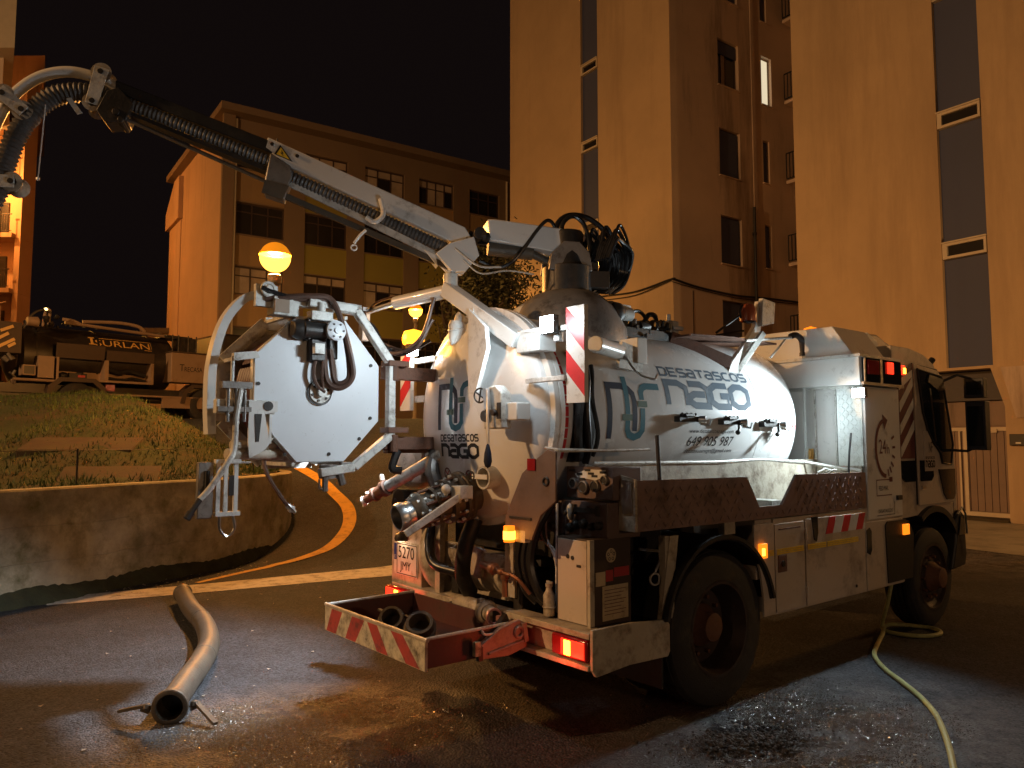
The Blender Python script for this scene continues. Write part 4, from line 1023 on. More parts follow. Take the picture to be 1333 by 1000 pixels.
# side light window
b = B(); b.box((3.14,-.03,2.195),(3.82,-.0125,2.395)); lw = part(b,'light_window','glass',hs)
b = B(); b.box((3.12,-.036,2.17),(3.85,-.012,2.193)); b.box((3.14,-.036,2.195),(3.16,-.030,2.395)); b.box((3.42,-.036,2.195),(3.46,-.030,2.395)); part(b,'window_rail','alu',lw)
for u, mm in ((3.24,'redlens_off'),(3.34,'redlens_off'),(3.60,'redlens')):
    b = B(); b.box((u-.05,-.045,2.26 if mm != 'redlens' else 2.28),(u+.05,-.031,2.38)); part(b,'red_lamp',mm,lw,bevel=.004)
# 24h sticker on the housing side
sf = lambda x, z: (x, -.003, z)
b = B(); ribbon(b,[(3.53+.17*math.cos(R(a)), 1.645+.235*math.sin(R(a))) for a in range(100,271,10)],.035,sf); st = part(b,'day_circle','maroon',hs)
b = B(); b.add([sf(3.49,1.935),sf(3.585,1.885),sf(3.52,1.80)],[(0,1,2)]); part(b,'circle_arrow','maroon',st)
for a in (-75,-58,-40,-20,2,25):
    b = B(); c, s_ = math.cos(R(a)), math.sin(R(a)); ribbon(b,[(3.53+.13*c,1.645+.185*s_),(3.53+.18*c,1.645+.245*s_)],.02,sf); part(b,'hour_tick','maroon',st)
b = B(); text(b,'24',3.42,1.60,3.54,1.72,sf); text(b,'h',3.555,1.60,3.60,1.68,sf); part(b,'day_lettering','maroon',st)
b = B(); ribbon(b,[(3.35,1.25),(3.35,1.38),(3.62,1.38)],.008,sf); ribbon(b,[(3.35,1.25),(3.62,1.25)],.008,sf); b.add([sf(3.58,1.36),sf(3.64,1.36),sf(3.64,1.40),sf(3.58,1.40)],[(0,1,2,3)]); part(b,'note_frame','maroon',st)
b = B(); text(b,'PESO MAX.',3.39,1.29,3.56,1.33,sf); text(b,'DESATASCOS',3.37,1.075+.03,3.62,1.135,sf); part(b,'small_lettering','ink',st)
b = B(); ribbon(b,[(3.66,1.19),(3.66,1.085),(3.34,1.085)],.006,sf); b.box((3.70,-.02,1.2),(3.78,-.001,1.24)); part(b,'door_catch','dark',hs)

# ---- water tray along the side
b = B(); b.prism([(.38,1.17),(.38,1.47),(1.50,1.46),(1.64,1.25),(1.92,1.25),(2.12,1.46),(3.17,1.45),(3.17,1.16)],1,0,.018); tr = part(b,'side_tray','tray')
for iu in range(30):        # rows of raised tread bars on the tray face
    pass
b = B()
for iu in range(33):
    for iw in range(5):
        u = .46+iu*.082+(.04 if iw % 2 else 0); w = 1.20+iw*.052
        if 1.48 < u < 2.12 and w > 1.24: continue
        if u > 3.12: continue
        d = .011 if (iu+iw) % 2 else -.011
        b.bar((u-d,-.001,w-.013),(u+d,-.001,w+.013),.007,.004,(0,1,0))
part(b,'tread_pattern','tray',tr,kind='stuff')
b = B(); b.prism([(.0,1.17),(.0,1.475),(.42,1.56),(.42,1.17)],0,.36,.379); part(b,'tray_end','wdirty',tr)
b = B(); b.prism([(.02,1.28),(.02,1.46),(.10,1.475),(.12,1.40),(.09,1.27)],0,.352,.359); part(b,'silver_tape','alu',tr)
b = B(); b.box((.38,.42,1.17),(3.17,.435,1.55)); b.box((.38,.02,1.17),(3.17,.42,1.19)); b.box((3.15,.02,1.19),(3.165,.42,1.5)); part(b,'tray_lining','wdirty',tr)
b = B(); b.tube([(.45,.425,1.56),(1.2,.42,1.555),(1.75,.42,1.55),(2.3,.43,1.56),(2.95,.42,1.53),(3.12,.2,1.48),(3.16,.03,1.465)],.014,8); part(b,'tray_rim','wsteel',tr)
b = B(); b.box((1.7,.40,1.2),(2.1,.418,1.32)); b.box((1.95,.1,1.19),(2.1,.4,1.27)); part(b,'tray_box','wsteel',tr)
b = B(); b.ringt((2.72,.05,1.47),(0,.3,1),.035,.008,14,6); b.tube([(2.6,.1,1.46),(2.68,.08,1.49),(2.74,.05,1.47)],.008,6); part(b,'chain_end','wsteel',tr)
for pts, r in (([(.62,.03,1.46),(.60,.03,1.74)],.014),([(2.93,.02,1.45),(2.95,.02,1.6),(2.99,.02,1.77)],.009)):
    b = B(); b.tube(pts,r,6); part(b,'stake_rod','iron',tr)

# ---- side lockers under the tray
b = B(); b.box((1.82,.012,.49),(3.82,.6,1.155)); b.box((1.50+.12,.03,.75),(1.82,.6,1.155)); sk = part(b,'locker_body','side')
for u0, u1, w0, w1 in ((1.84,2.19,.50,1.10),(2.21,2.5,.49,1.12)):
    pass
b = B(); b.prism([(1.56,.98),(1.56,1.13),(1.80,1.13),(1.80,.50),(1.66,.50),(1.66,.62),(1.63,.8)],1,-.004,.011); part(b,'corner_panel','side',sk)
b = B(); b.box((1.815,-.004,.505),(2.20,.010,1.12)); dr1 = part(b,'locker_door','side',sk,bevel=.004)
b = B(); b.box((1.86,-.010,1.075),(2.14,-.005,1.085)); part(b,'seal','rust',dr1)
b = B(); b.box((1.84,-.012,.78),(1.95,-.005,.90)); lc = part(b,'latch','rust',dr1,bevel=.003)
b = B(); b.cyl((1.895,-.012,.84),(1.895,-.02,.84),.022,12); part(b,'latch_button','dark',lc)
for w in (.6,1.02):
    b = B(); b.cyl((2.205,-.012,w-.04),(2.205,-.012,w+.04),.010,8); part(b,'hinge','side',dr1)
b = B(); b.box((2.22,-.004,.50),(3.12,.010,1.13)); dr2 = part(b,'locker_door','side',sk,bevel=.004)
b = B(); b.prism([(2.30,1.14),(2.38,1.14),(2.385,1.02),(2.36,.955),(2.33,.97)],1,-.012,-.0045); part(b,'dark_slot','glass',dr2)
b = B(); b.box((3.135,-.004,.50),(3.80,.010,1.045)); dr3 = part(b,'locker_door','side',sk,bevel=.004)
b = B(); b.prism([(3.14+.0,.80),(3.19,.78),(3.22,.82),(3.22,.97),(3.19,1.0),(3.14,.98)],1,-.010,-.0045); part(b,'oval_recess','glass',dr3)
for k, (u0, u1) in enumerate(((1.70,1.79),(1.83,2.18),(2.24,2.50),(2.52,3.0))):
    b = B(); w0 = .905
    for q in range(3): b.box((u0,-.0085,w0+.014*q),(u1,-.0055,w0+.011+.014*q))
    part(b,'yellow_stripe','yel',[sk,dr1,dr2,dr2][k])
for k in range(3):
    u = 2.50+.235*k; b = B(); b.prism([(u,1.0),(u+.10,1.0),(u+.16,1.125),(u+.06,1.125)],1,-.008,-.0045); part(b,'red_chevron','red',dr2)
for k in range(3):
    u = 2.60+.235*k; b = B(); b.prism([(u+.005,1.0),(u+.13,1.0),(u+.19,1.125),(u+.065,1.125)],1,-.0075,-.0045) if k < 2 else b.prism([(u+.005,1.0),(u+.05,1.0),(u+.05,1.125),(u+.065,1.125)],1,-.0075,-.0045); part(b,'white_chevron','refw',dr2)
b = B(); b.box((1.60,-.03,.90),(1.68,-.005,1.0)); am = part(b,'side_marker','amber',sk,bevel=.004)
b = B(); b.box((1.61,-.036,.92),(1.64,-.030,.97)); part(b,'marker_bulb','amber_hot',am)
b = B(); b.cyl((2.95,-.01,.56),(2.95,-.004,.56),.012,8); part(b,'drain_plug','dark',dr2)
b = B(); b.box((.66,.03,.62),(.74,.08,1.12)); b.prism([(.70,1.12),(.78,1.12),(.66,.62),(.60,.62)],1,.02,.05); b.box((1.30,.05,1.08),(1.42,.1,1.16)); b.bar((.78,.06,1.1),(.70,.06,.64),.05,.03); part(b,'mudguard_bracket','wdirty')
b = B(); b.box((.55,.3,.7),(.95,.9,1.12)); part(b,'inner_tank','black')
b = B(); b.ringt((.62,.08,.86),(.3,1,0),.035,.008,14,6); b.tube([(.5,.1,1.05),(.7,.08,1.02),(.66,.08,.95),(.62,.08,.9)],.01,6); part(b,'shackle','alu')

# ---- cab
body = [(3.84,1.02),(4.02,1.02)]+arc(4.54,.50,.60,118,14,12)+[(5.10,.66),(5.14,.9),(5.12,1.25),(5.02,1.70),(4.86,2.26),(4.72,2.44),(4.50,2.52),(4.20,2.56),(3.84,2.56)]
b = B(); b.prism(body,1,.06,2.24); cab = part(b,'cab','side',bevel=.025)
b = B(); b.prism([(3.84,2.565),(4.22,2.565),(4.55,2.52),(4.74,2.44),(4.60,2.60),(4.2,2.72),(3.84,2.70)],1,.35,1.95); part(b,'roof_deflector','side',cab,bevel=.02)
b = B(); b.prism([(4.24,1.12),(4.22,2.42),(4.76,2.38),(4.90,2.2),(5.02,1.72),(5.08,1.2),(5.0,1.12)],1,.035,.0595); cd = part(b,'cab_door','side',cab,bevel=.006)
win = [(4.27,2.37),(4.78,2.33),(4.83,2.25),(5.00,1.68),(4.94,1.48),(4.74,1.50),(4.70,1.60),(4.58,1.68),(4.45,1.80),(4.36,1.97),(4.31,2.2)]
b = B(); b.prism(win,1,.024,.034); wn = part(b,'window','glass',cd)
b = B(); P = win+[win[0]]
b.tube([(p[0],.024,p[1]) for p in P],.010,6); part(b,'window_seal','black',wn)
b = B(); b.prism([(4.50,2.33),(4.80,2.30),(4.84,2.20),(4.70,2.18),(4.46,2.26)],1,.010,.023); part(b,'wind_deflector','black',wn)
b = B(); b.bar((4.52,.02,2.2),(4.60,.02,1.7),.03,.006,(0,1,0)); part(b,'belt_pillar','black',wn)
b = B(); b.prism([(4.66,1.44),(5.03,1.44),(5.02,1.20),(4.98,1.15),(4.82,1.15),(4.76,1.2)],1,.024,.034); part(b,'lower_window','glass',cd)
b = B(); b.prism([(3.92,1.53),(4.21,1.53),(4.21,1.34),(4.0,1.34),(3.94,1.38)],1,.045,.0595); b.prism([(4.27,1.53),(4.52,1.53),(4.53,1.38),(4.48,1.34),(4.27,1.34)],1,.020,.034); part(b,'dark_panel','glass',cab)
b = B(); b.prism([(3.92,1.55),(3.92,2.30),(3.98,2.36),(4.20,2.38),(4.21,1.55)],1,.045,.0590); sp_ = part(b,'striped_panel','maroon',cab)
for k in range(4):
    w0 = 1.56+.20*k; pts = [(3.925,w0-.02+.02),(3.925,w0+.09),(4.205,min(2.36,w0+.34)),(4.205,min(2.30,w0+.25))]
    b = B(); b.prism(pts,1,.041,.0445); part(b,'white_stripe','refw',sp_)
b = B(); text(b,'NF',4.44,1.60,4.52,1.70,lambda x,z:(x,.0185,z)); stroke_word(b,'DESaTaSCOS',4.36,1.56-.02,4.56,1.565,.2,lambda x,z:(x,.0185,z)); stroke_word(b,'naGO',4.36,1.46-.02+.02,4.56,1.53,.24,lambda x,z:(x,.0185,z)); part(b,'door_lettering','ink',cd)
b = B(); b.prism([(4.34,1.43),(4.62,1.43),(4.62,1.52),(4.50,1.72),(4.42,1.80),(4.36,1.80)],1,.0195,.0338); part(b,'door_badge_panel','side',cd)
b = B(); b.tube([(4.235,.052,1.13),(4.235,.052,1.9),(4.225,.052,2.42),(4.76,.052,2.39)],.007,6); part(b,'door_seam','black',cab)
b = B(); b.box((4.28,.02,1.27),(4.36,.034,1.295)); part(b,'door_handle','alu',cd)
b = B(); b.box((3.93,.02,2.30),(4.02,.044,2.385)); rl = part(b,'red_lamp','redlens',cab,bevel=.006)
b = B(); b.box((3.98,.014,2.31),(4.015,.019,2.36)); part(b,'bulb','redlens_hot',rl)
b = B(); b.lathe((3.98,.9,2.70),(0,0,1),[(0,.09),(.07,.09),(.12,.06),(.14,0)],16); part(b,'roof_beacon','amber',cab)
b = B(); b.cyl((4.74,.12,2.44),(4.80,.1,2.50),.03,10); part(b,'roof_lamp','black',cab)
b = B(); b.prism(arc(4.54,.50,.605,120,8,14)+arc(4.54,.50,.55,8,120,14),1,.02,.5); b.box((3.86,.05,.5),(4.05,.5,1.0)); part(b,'front_mudguard','black',cab)
b = B(); b.prism([(3.48+.0,.52),(3.46,1.0),(3.50,1.03),(3.83,1.03),(3.9,1.0),(3.98,.9),(3.94,.52)],1,-.014,-.0045); stp = part(b,'step_recess','black',cab)
b = B(); b.box((3.76,-.035,.90),(3.86,-.0145,.99)); part(b,'side_marker','amber',stp,bevel=.004)
b = B(); b.prism([(4.86,.48),(5.18,.50),(5.22,.60),(5.20,.98),(5.10,1.04),(5.0,.96),(4.98,.74)],1,.02,2.28); bf = part(b,'front_bumper','black',cab,bevel=.02)
b = B(); b.prism([(5.02,.80),(5.17,.80),(5.165,.94),(5.08,.98)],1,.010,.0195); part(b,'headlight','glass',bf)
b = B(); b.tube([(5.00,.015,1.0),(5.12,.012,1.06),(5.2,.015,1.0),(5.22,.015,.8)],.010,6); part(b,'bumper_trim','alu',bf)
# mirrors
b = B(); b.box((5.02,-.26,2.12),(5.12,-.085,2.31)); b.box((5.02,-.265,1.62),(5.14,-.09,2.09)); b.tube([(4.95,.03,1.62),(5.05,-.08,1.61),(5.08,-.18,1.66)],.014,8); b.tube([(4.85,.05,2.28),(5.0,-.04,2.35),(5.06,-.16,2.30)],.014,8); mr = part(b,'wing_mirror','black',cab,bevel=.03)
b = B(); b.box((5.012,-.245,1.66),(5.019,-.11,2.04)); b.box((5.012,-.24,2.15),(5.019,-.11,2.28)); part(b,'mirror_glass','glass',mr)

# ---- tail: bumper, lamps, plate, cabinet
b = B(); b.box((.02,.74,.44),(.14,2.2,.62)); b.box((.0,.03,.60),(.14,.76,.635)); b.box((.06,.03,.46),(.14,.76,.60)); b.box((-.01,.03,.43),(.14,.76,.46)); b.box((.0,.72,.46),(.06,.76,.60)); bump = part(b,'rear_bumper','wdirty',bevel=.004)
b = B(); b.prism([(0,.44),(.03,.40),(.30,.42),(.64,.41),(.66,.44),(.66,.60),(.62,.63),(.33,.655),(0,.66)],1,0,.024); part(b,'bumper_side_plate','wdirty',bump,bevel=.004)
def tail(v0, v1, w0, w1, lit):
    b = B(); b.box((-.012,v0,w0),(.05,v1,w1)); t = part(b,'tail_light','redlens_off',bump,bevel=.012)
    b = B(); b.box((-.02,v0+(.015 if lit > 0 else .1),w0+.015),(-.0125,v1-(.09 if lit > 0 else .015),w1-.015)); part(b,'lit_lens','redlens',t,bevel=.003)
    b = B(); b.box((-.026,v0+.12,w0+.018),(-.0205,v0+.17,w1-.02)); part(b,'bulb_glow','redlens_hot',t,bevel=.004)
tail(.04,.33,.475,.595,1); tail(1.92,2.24,.50,.60,-1)
b = B(); b.box((.06,1.84,.60),(.30,2.27,1.12)); pp = part(b,'plate_panel','wdirty',bevel=.006)
b = B(); b.box((.052,1.885,.68),(.059,2.225,.925)); lp = part(b,'licence_plate','refw',pp,bevel=.004)
pf = lambda x, z: (.050, x, z)
b = B(); text(b,'5270',2.155,.81,1.93,.90,pf); text(b,'JMY',2.13,.70,1.975,.785,pf); part(b,'plate_lettering','ink',lp)
b = B(); ribbon(b,[(1.895,.69),(2.175,.69),(2.175,.915),(1.895,.915),(1.895,.69)],.006,pf); part(b,'plate_border','ink',lp)
b = B(); b.box((.0505,2.185,.79),(.0515,2.22,.915)); part(b,'blue_band','blue',lp)
b = B(); text(b,'E',2.212,.80,2.195,.825,lambda x, z: (.0495, x, z)); part(b,'country_letter','refw',lp)
b = B(); b.lathe((.03,2.08,.945),(0,0,1),[(0,.05),(.02,.055),(.05,.045),(.065,.02),(.07,0)],16); pl_ = part(b,'plate_lamp','dark',pp)
b = B(); b.box((.01,2.05,.937),(.04,2.11,.944)); part(b,'lamp_face',emis('plate_lamp_glow',(1,.6,.3),3),pl_)
b = B(); b.box((.055,2.20,1.13),(.07,2.235,1.24)); part(b,'glowing_reflector','amber',pp)  # reflector given a glowing lens material, its shine put into emission
# cabinet
b = B(); b.box((.12,.13,.62),(.46,.42,1.13)); cb = part(b,'control_cabinet','lbrown',bevel=.004)
b = B(); b.box((.108,.155,.64),(.119,.40,1.12)); cf = part(b,'cabinet_door','side',cb,bevel=.003)
b = B(); b.box((.10,.118,.63),(.135,.142,1.13)); part(b,'cabinet_edge','wdirty',cb)
b = B(); b.cyl((.104,.31,1.02),(.1075,.31,1.02),.013,10); b.cyl((.104,.27,1.015),(.1075,.27,1.015),.013,10); b.box((.104,.20,.965),(.1075,.235,.98)); part(b,'screw','dark',cf)
kf = lambda x, z: (x, .1275, z)
b = B(); b.cyl((.285,.1295,1.03),(.285,.1265,1.03),.042,20); sk_ = part(b,'round_sticker','paper',cb)
for k in range(5):
    a = R(90+72*k); b = B(); ribbon(b,[(.285+.024*math.cos(a)+.009*math.cos(R(q)),1.03+.024*math.sin(a)+.009*math.sin(R(q))) for q in range(0,361,60)],.004,lambda x,z:(x,.1260,z)); part(b,'sticker_dot','dark',sk_)
for (u0,u1,w0,w1,m_) in ((.155,.235,.86,.94,'paper'),(.24,.30,.88,.945,'redlabel'),(.31,.44,.90,.955,'redlabel'),(.21,.43,.655,.855,'paper')):
    b = B(); b.box((u0,.1265,w0),(u1,.1295,w1)); lbl = part(b,'label',m_,cb)
    if u1-u0 > .2:
        for k in range(8):
            b = B(); ribbon(b,[(u0+.015,w1-.025-.02*k),(u1-.02-.02*(k % 3),w1-.025-.02*k)],.004,lambda x,z:(x,.126,z)); part(b,'print_line','maroon',lbl)
# valve panels
b = B(); b.box((.30,.12,1.35),(.55,.52,1.545)); vp = part(b,'valve_panel','deflector',bevel=.004)
b = B(); b.box((.26,.13,1.12),(.55,.50,1.335)); b.box((.24,.50,1.13),(.34,.66,1.33)); vq = part(b,'gauge_panel','deflector',bevel=.004)
for i, (v, w, r) in enumerate(((.45,1.44,.035),(.36,1.42,.04),(.26,1.43,.036),(.18,1.47,.028))):
    b = B(); b.lathe((.30,v,w),(-1,0,0),[(0,r),(.02,r),(.024,r-.006),(.016,r-.008),(.016,0)],18); gg = part(b,'gauge','grey' if i else 'alu',vp)
    b = B(); b.cyl((.283,v,w),(.281,v,w),r-.010,16); part(b,'gauge_face','dark',gg)
for (v, w) in ((.47,1.52),(.40,1.50),(.33,1.525),(.27,1.49),(.38,1.47),(.2,1.515),(.30,1.505)):
    b = B(); b.box((.292,v-.028,w-.007),(.299,v+.022,w+.007)); part(b,'name_tag','black',vp)
b = B(); b.prism([(.18,1.53),(.33,1.53),(.44,1.50),(.42,1.48),(.26,1.465),(.17,1.49)],0,.294,.2995); part(b,'white_smear_label','refw',vp)
for (v, w, r) in ((.44,1.17,.03),(.39,1.19,.028),(.32,1.20,.03),(.25,1.19,.024),(.19,1.20,.026),(.46,1.26,.02)):
    b = B(); b.lathe((.26,v,w),(-1,0,0),[(0,r),(.03,r*.9),(.04,r*.5),(.04,0)],14); part(b,'knob','dark',vq)
b = B(); b.box((.235,.20,1.27),(.25,.40,1.30)); b.box((.235,.19,1.255),(.259,.21,1.315)); b.box((.235,.39,1.255),(.259,.41,1.315)); part(b,'grab_bar','dark',vq)
b = B(); b.lathe((.25,.44,1.27),(0,0,1),[(-.05,.012),(-.03,.02),(.02,.022),(.04,.014),(.05,0)],10); part(b,'light_cap','wsteel',vq)
b = B(); b.box((.232,.53,1.23),(.239,.64,1.32)); part(b,'lit_cover','deflector',vq)
b = B(); b.lathe((.235,.58,1.17),(-1,0,0),[(0,.03),(.03,.026),(.035,0)],12); part(b,'socket','dark',vq)
# deflector plate beside the rear door
b = B(); b.prism([(.65,1.12),(.65,1.24),(.49,1.51),(.34,1.61),(.26,1.655),(.19,1.645),(.19,1.36),(.32,1.27),(.40,1.12)],0,-.10,-.085); dp = part(b,'deflector_plate','deflector',bevel=.004)
b = B(); b.box((-.109,.36,1.53),(-.101,.43,1.60)); part(b,'red_reflector','redlens_off',dp)
b = B(); b.prism([(-.10,.20),(.0,.16),(.75,.22),(.75,.42),(.0,.30)],2,1.64,1.648); b.tube([(-.10,.28,1.665),(-.06,.22,1.655),(.3,.18,1.645),(.75,.22,1.65)],.010,6); part(b,'top_shelf','wsteel',dp)
b = B(); b.ringt((-.103,.27,1.47),(1,0,0),.022,.008,14,6); b.box((-.108,.40,1.235),(-.1005,.60,1.25)); part(b,'hole_ring','dark',dp)
b = B(); b.prism([(1.16,1.28),(1.0,1.30),(.97,1.20)],0,.14,.2); part(b,'white_gusset','white')
b = B(); b.cyl((-.14,.56,1.10),(-.14,.56,1.195),.034,14); ml = part(b,'amber_marker','amber')
b = B(); b.cyl((-.14,.56,1.115),(-.14,.56,1.165),.037,14); part(b,'amber_bulb','amber_hot',ml)
b = B(); b.box((-.10,.46,1.10),(-.06,.56,1.17)); b.box((.10,.80,.70),(.17,.90,1.06)); part(b,'marker_post','wdirty')
b = B(); b.lathe((.07,.70,1.10),(-1,0,0),[(0,.02),(.02,.028),(.03,.01),(.03,0)],10); part(b,'wing_nut','alu')
# black hose loops right of the post
for k, (v, r) in enumerate(((.72,.03),(.66,.026),(.60,.03))):
    b = B(); b.tube(smoothp([(.14+.02*k,v-.10,1.36),(.10,v-.02,1.15),(.08,v+.02,.95),(.10,v-.03,.78),(.14,v-.10,.70)],8),r,8); part(b,'hose_loop','hoseb')
for k in range(3):
    b = B(); b.tube(smoothp([(.20,.60-.03*k,1.34),(.16,.56+.05*k,1.12),(.18,.50,.96+.03*k),(.20,.49,.74)],6),.006,5); part(b,'thin_cable','refw')
b = B(); b.tube([(.16,.46,1.32),(.15,.46,.66)],.008,6); part(b,'thin_rod','wsteel')
b = B(); b.lathe((.10,.47,.65),(0,0,1),[(0,.0),(0,.036),(.12,.036),(.15,.02),(.17,.016),(.17,.022),(.19,.022),(.19,0)],16); bt = part(b,'spray_bottle','wdirty')
b = B(); b.bar((.10,.49,.85),(.10,.44,.845),.012); b.ringt((.10,.47,.70),(0,0,1),.038,.005,16,6); part(b,'bottle_nozzle','wdirty',bt)

# ---- tail pipework
b = B(); b.cyl((-.05,1.14,1.345),(.16,1.13,1.39),.12,24); mo = part(b,'outlet_pipe','grey')
ax = (Vector((.05,1.13,1.37))-Vector((-.52,1.18,1.225))).normalized(); p0 = Vector((-.52,1.18,1.225)); K = .70
b = B(); b.lathe(p0,ax,[(-.03,.072),(-.03,.084),(-.01,.092),(.02,.092),(.03,.084),(.06,.084),(.075,.088),(.075,.07),(-.03,.07)],28); part(b,'outlet_coupling','alu',mo)
b = B(); b.cyl(p0+ax*.03,p0+ax*.04,.069,24); part(b,'outlet_mouth','hoseb',mo)
b = B()
prof = [(.10,.088),(.14,.105),(.17,.118),(.20,.118),(.22,.10),(.30,.10),(.31,.125),(.345,.125),(.355,.105),(.45,.11),(.46,.145),(.50,.145),(.51,.12),(.58,.13),(.59,.165),(.62,.165),(.625,.15),(.65,.165),(.68,.165),(.69,.12),(.80,.12)]
b.lathe(p0,ax,[(t_*K, r_*1.02) for t_, r_ in prof],36); part(b,'valve_body','pipe',mo)
b = B()
xx = ax.cross(Vector((0,0,1))).normalized(); yy = xx.cross(ax)
for (t, rr, n_) in ((.185,.105,8),(.33,.115,8),(.48,.13,10),(.605,.152,12)):
    for k in range(n_):
        a = 6.283*k/n_; q = p0+ax*K*t+(xx*math.cos(a)+yy*math.sin(a))*rr; b.cyl(q-ax*.035,q+ax*.035,.011,6)
part(b,'flange_bolts','wsteel',mo)
b = B()
for (t0, t1, rr) in ((.20,.46,.118),(.50,.62,.14)):
    for k in range(6):
        a = 6.283*k/6+.4; o = (xx*math.cos(a)+yy*math.sin(a))*rr; b.cyl(p0+ax*K*t0+o,p0+ax*K*t1+o,.010,6)
part(b,'tie_rods','rust',mo)
b = B(); b.bar((-.56,1.06,1.13),(-.22,.92,1.37),.035,.045); b.box((-.26,.90,1.34),(-.16,1.0,1.42)); b.ball((-.30,1.0,1.40),.032,10); b.cyl((-.30,1.0,1.36),(-.30,1.0,1.43),.014,8); part(b,'valve_lever','wsteel',mo,bevel=.004)
b = B(); b.box((.0,1.66,1.12),(.02,2.16,1.34)); b.cyl((.01,1.98,1.24),(-.06,1.98,1.24),.10,8); b.tube([(-.10,1.92,1.24),(-.14,1.90,1.28),(-.15,1.88,1.27)],.008,6); part(b,'octagonal_guard','dark',mo)
# upper valve with lever nozzle
mb_ = Vector((-.06,1.72,1.50)); me_ = Vector((-.22,2.16,1.27)); ax2 = (me_-mb_).normalized()
b = B(); b.cyl(mb_-ax2*.25,me_-ax2*.22,.045,16); un = part(b,'upper_nozzle','wsteel')
b = B(); b.lathe(me_-ax2*.22,ax2,[(0,.05),(.01,.062),(.05,.062),(.06,.045),(.12,.045),(.13,.055),(.15,.055),(.16,.035),(.24,.03),(.24,.0)],16); part(b,'nozzle_fitting','rust',un)
b = B(); b.lathe(me_+ax2*.02,ax2,[(0,.035),(.02,.04),(.03,.02),(.03,0)],10); b.bar(me_+ax2*.04+Vector((0,0,.035)),me_+ax2*.04-Vector((0,0,.045)),.018); b.ball(me_+Vector((0,.01,.04)),.018,8); part(b,'nozzle_tip','refw',un)
b = B(); b.lathe((.06,1.98,1.52),(-1,0,.1),[(-.1,.17),(.02,.17),(.08,.13),(.11,.07),(.12,0)],20); b.cyl(me_-ax2*.18+Vector((0,.03,.06)),me_-ax2*.18+Vector((0,.05,.10)),.018,8); b.box((.0,1.76,1.40),(.1,2.12,1.62)); part(b,'white_ball_housing','wsteel',un)
b = B(); b.box((.02,1.62,1.45),(.2,1.78,1.70)); b.tube(smoothp([(.02,1.60,1.62),(-.04,1.56,1.50),(0,1.54,1.36)],6),.05,10); part(b,'housing_bracket','grey',un)
# pump and lower pipes
b = B(); b.lathe((.30,1.75,.78),(0,-1,0),[(0,.0),(0,.12),(.10,.13),(.70,.13),(.72,.16),(.80,.16),(.82,.10),(.95,.10)],24); b.box((.25,1.05,.62),(.55,1.72,.92)); pu = part(b,'water_pump','wdirty',bevel=.006)
b = B(); b.tube(smoothp([(.10,1.55,.58),(.05,1.2,.60),(0,.95,.60),(-.04,.84,.60)],8),.05,16); b.lathe((-.03,.87,.60),(-.3,-.9,0),[(-.14,.06),(-.12,.075),(-.08,.075),(-.06,.055)],18); b.box((-.04,.98,.53),(.0,1.02,.68)); lo = part(b,'lower_pipe','wdirty')
b = B(); b.ringt((-.045,.83,.60),(-.3,-.95,0),.045,.010,20,6); b.box((-.06,.76,.585),(-.03,.79,.615)); part(b,'pipe_ring',mat('reddish_ring',(.4,.2,.18),.4,.3),lo)
b = B(); b.cyl((-.035,.845,.60),(-.042,.838,.60),.044,16); part(b,'pipe_mouth','hoseb',lo)
b = B(); b.tube(smoothp([(.05,1.16,1.18),(.0,1.20,1.0),(.02,1.26,.80),(.10,1.28,.68)],8),[.075]*24+[.075],16) if False else b.tube(smoothp([(.05,1.16,1.18),(.0,1.20,1.0),(.02,1.26,.80),(.10,1.28,.66)],8),.055,16); part(b,'drop_hose','black')
b = B(); b.tube(smoothp([(.10,1.72,1.16),(.02,1.68,.98),(-.02,1.55,.84),(.04,1.36,.80)],8),.035,12); part(b,'loop_hose','hoseb')
b = B(); b.tube(smoothp([(.20,1.86,1.1),(.10,1.80,.9),(.10,1.74,.75),(.2,1.68,.62)],8),.08,14); part(b,'elbow_pipe','wdirty')
b = B(); b.box((.06,1.60,.56),(.10,1.66,1.14)); b.box((.12,1.18,.78),(.14,1.62,.98)); part(b,'drip_plate','wdirty')
b = B(); b.lathe((.0,1.02,.90),(0,-1,-.12),[(0,.02),(.04,.028),(.10,.028),(.11,.04),(.14,.04),(.15,.025),(.22,.022),(.23,.012),(.30,.012)],12); b.lathe((.02,.80,.86),(0,0,-1),[(0,.03),(.03,.03),(.035,.02),(.14,.02)],10); b.tube(smoothp([(.0,.72,.87),(.02,.66,.84),(.06,.6,.76)],6),.012,6); part(b,'brass_tap',mat('tarnished_brass',(.35,.17,.10),.35,.7),None)
b = B(); b.tube([(.05,1.38,.60),(-.02,1.42,.565),(.0,1.50,.56)],.016,6); b.bar((-.02,1.32,.55),(.0,1.52,.565),.02); part(b,'clip','alu')
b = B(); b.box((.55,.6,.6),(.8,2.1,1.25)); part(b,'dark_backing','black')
b = B(); b.tube([(-.02,1.04,1.20),(.02,1.10,1.19),(-.02,1.28,1.18)],.008,6); b.tube([(.0,.98,.99),(.02,1.10,1.0)],.007,6); part(b,'latch_wire','alu')

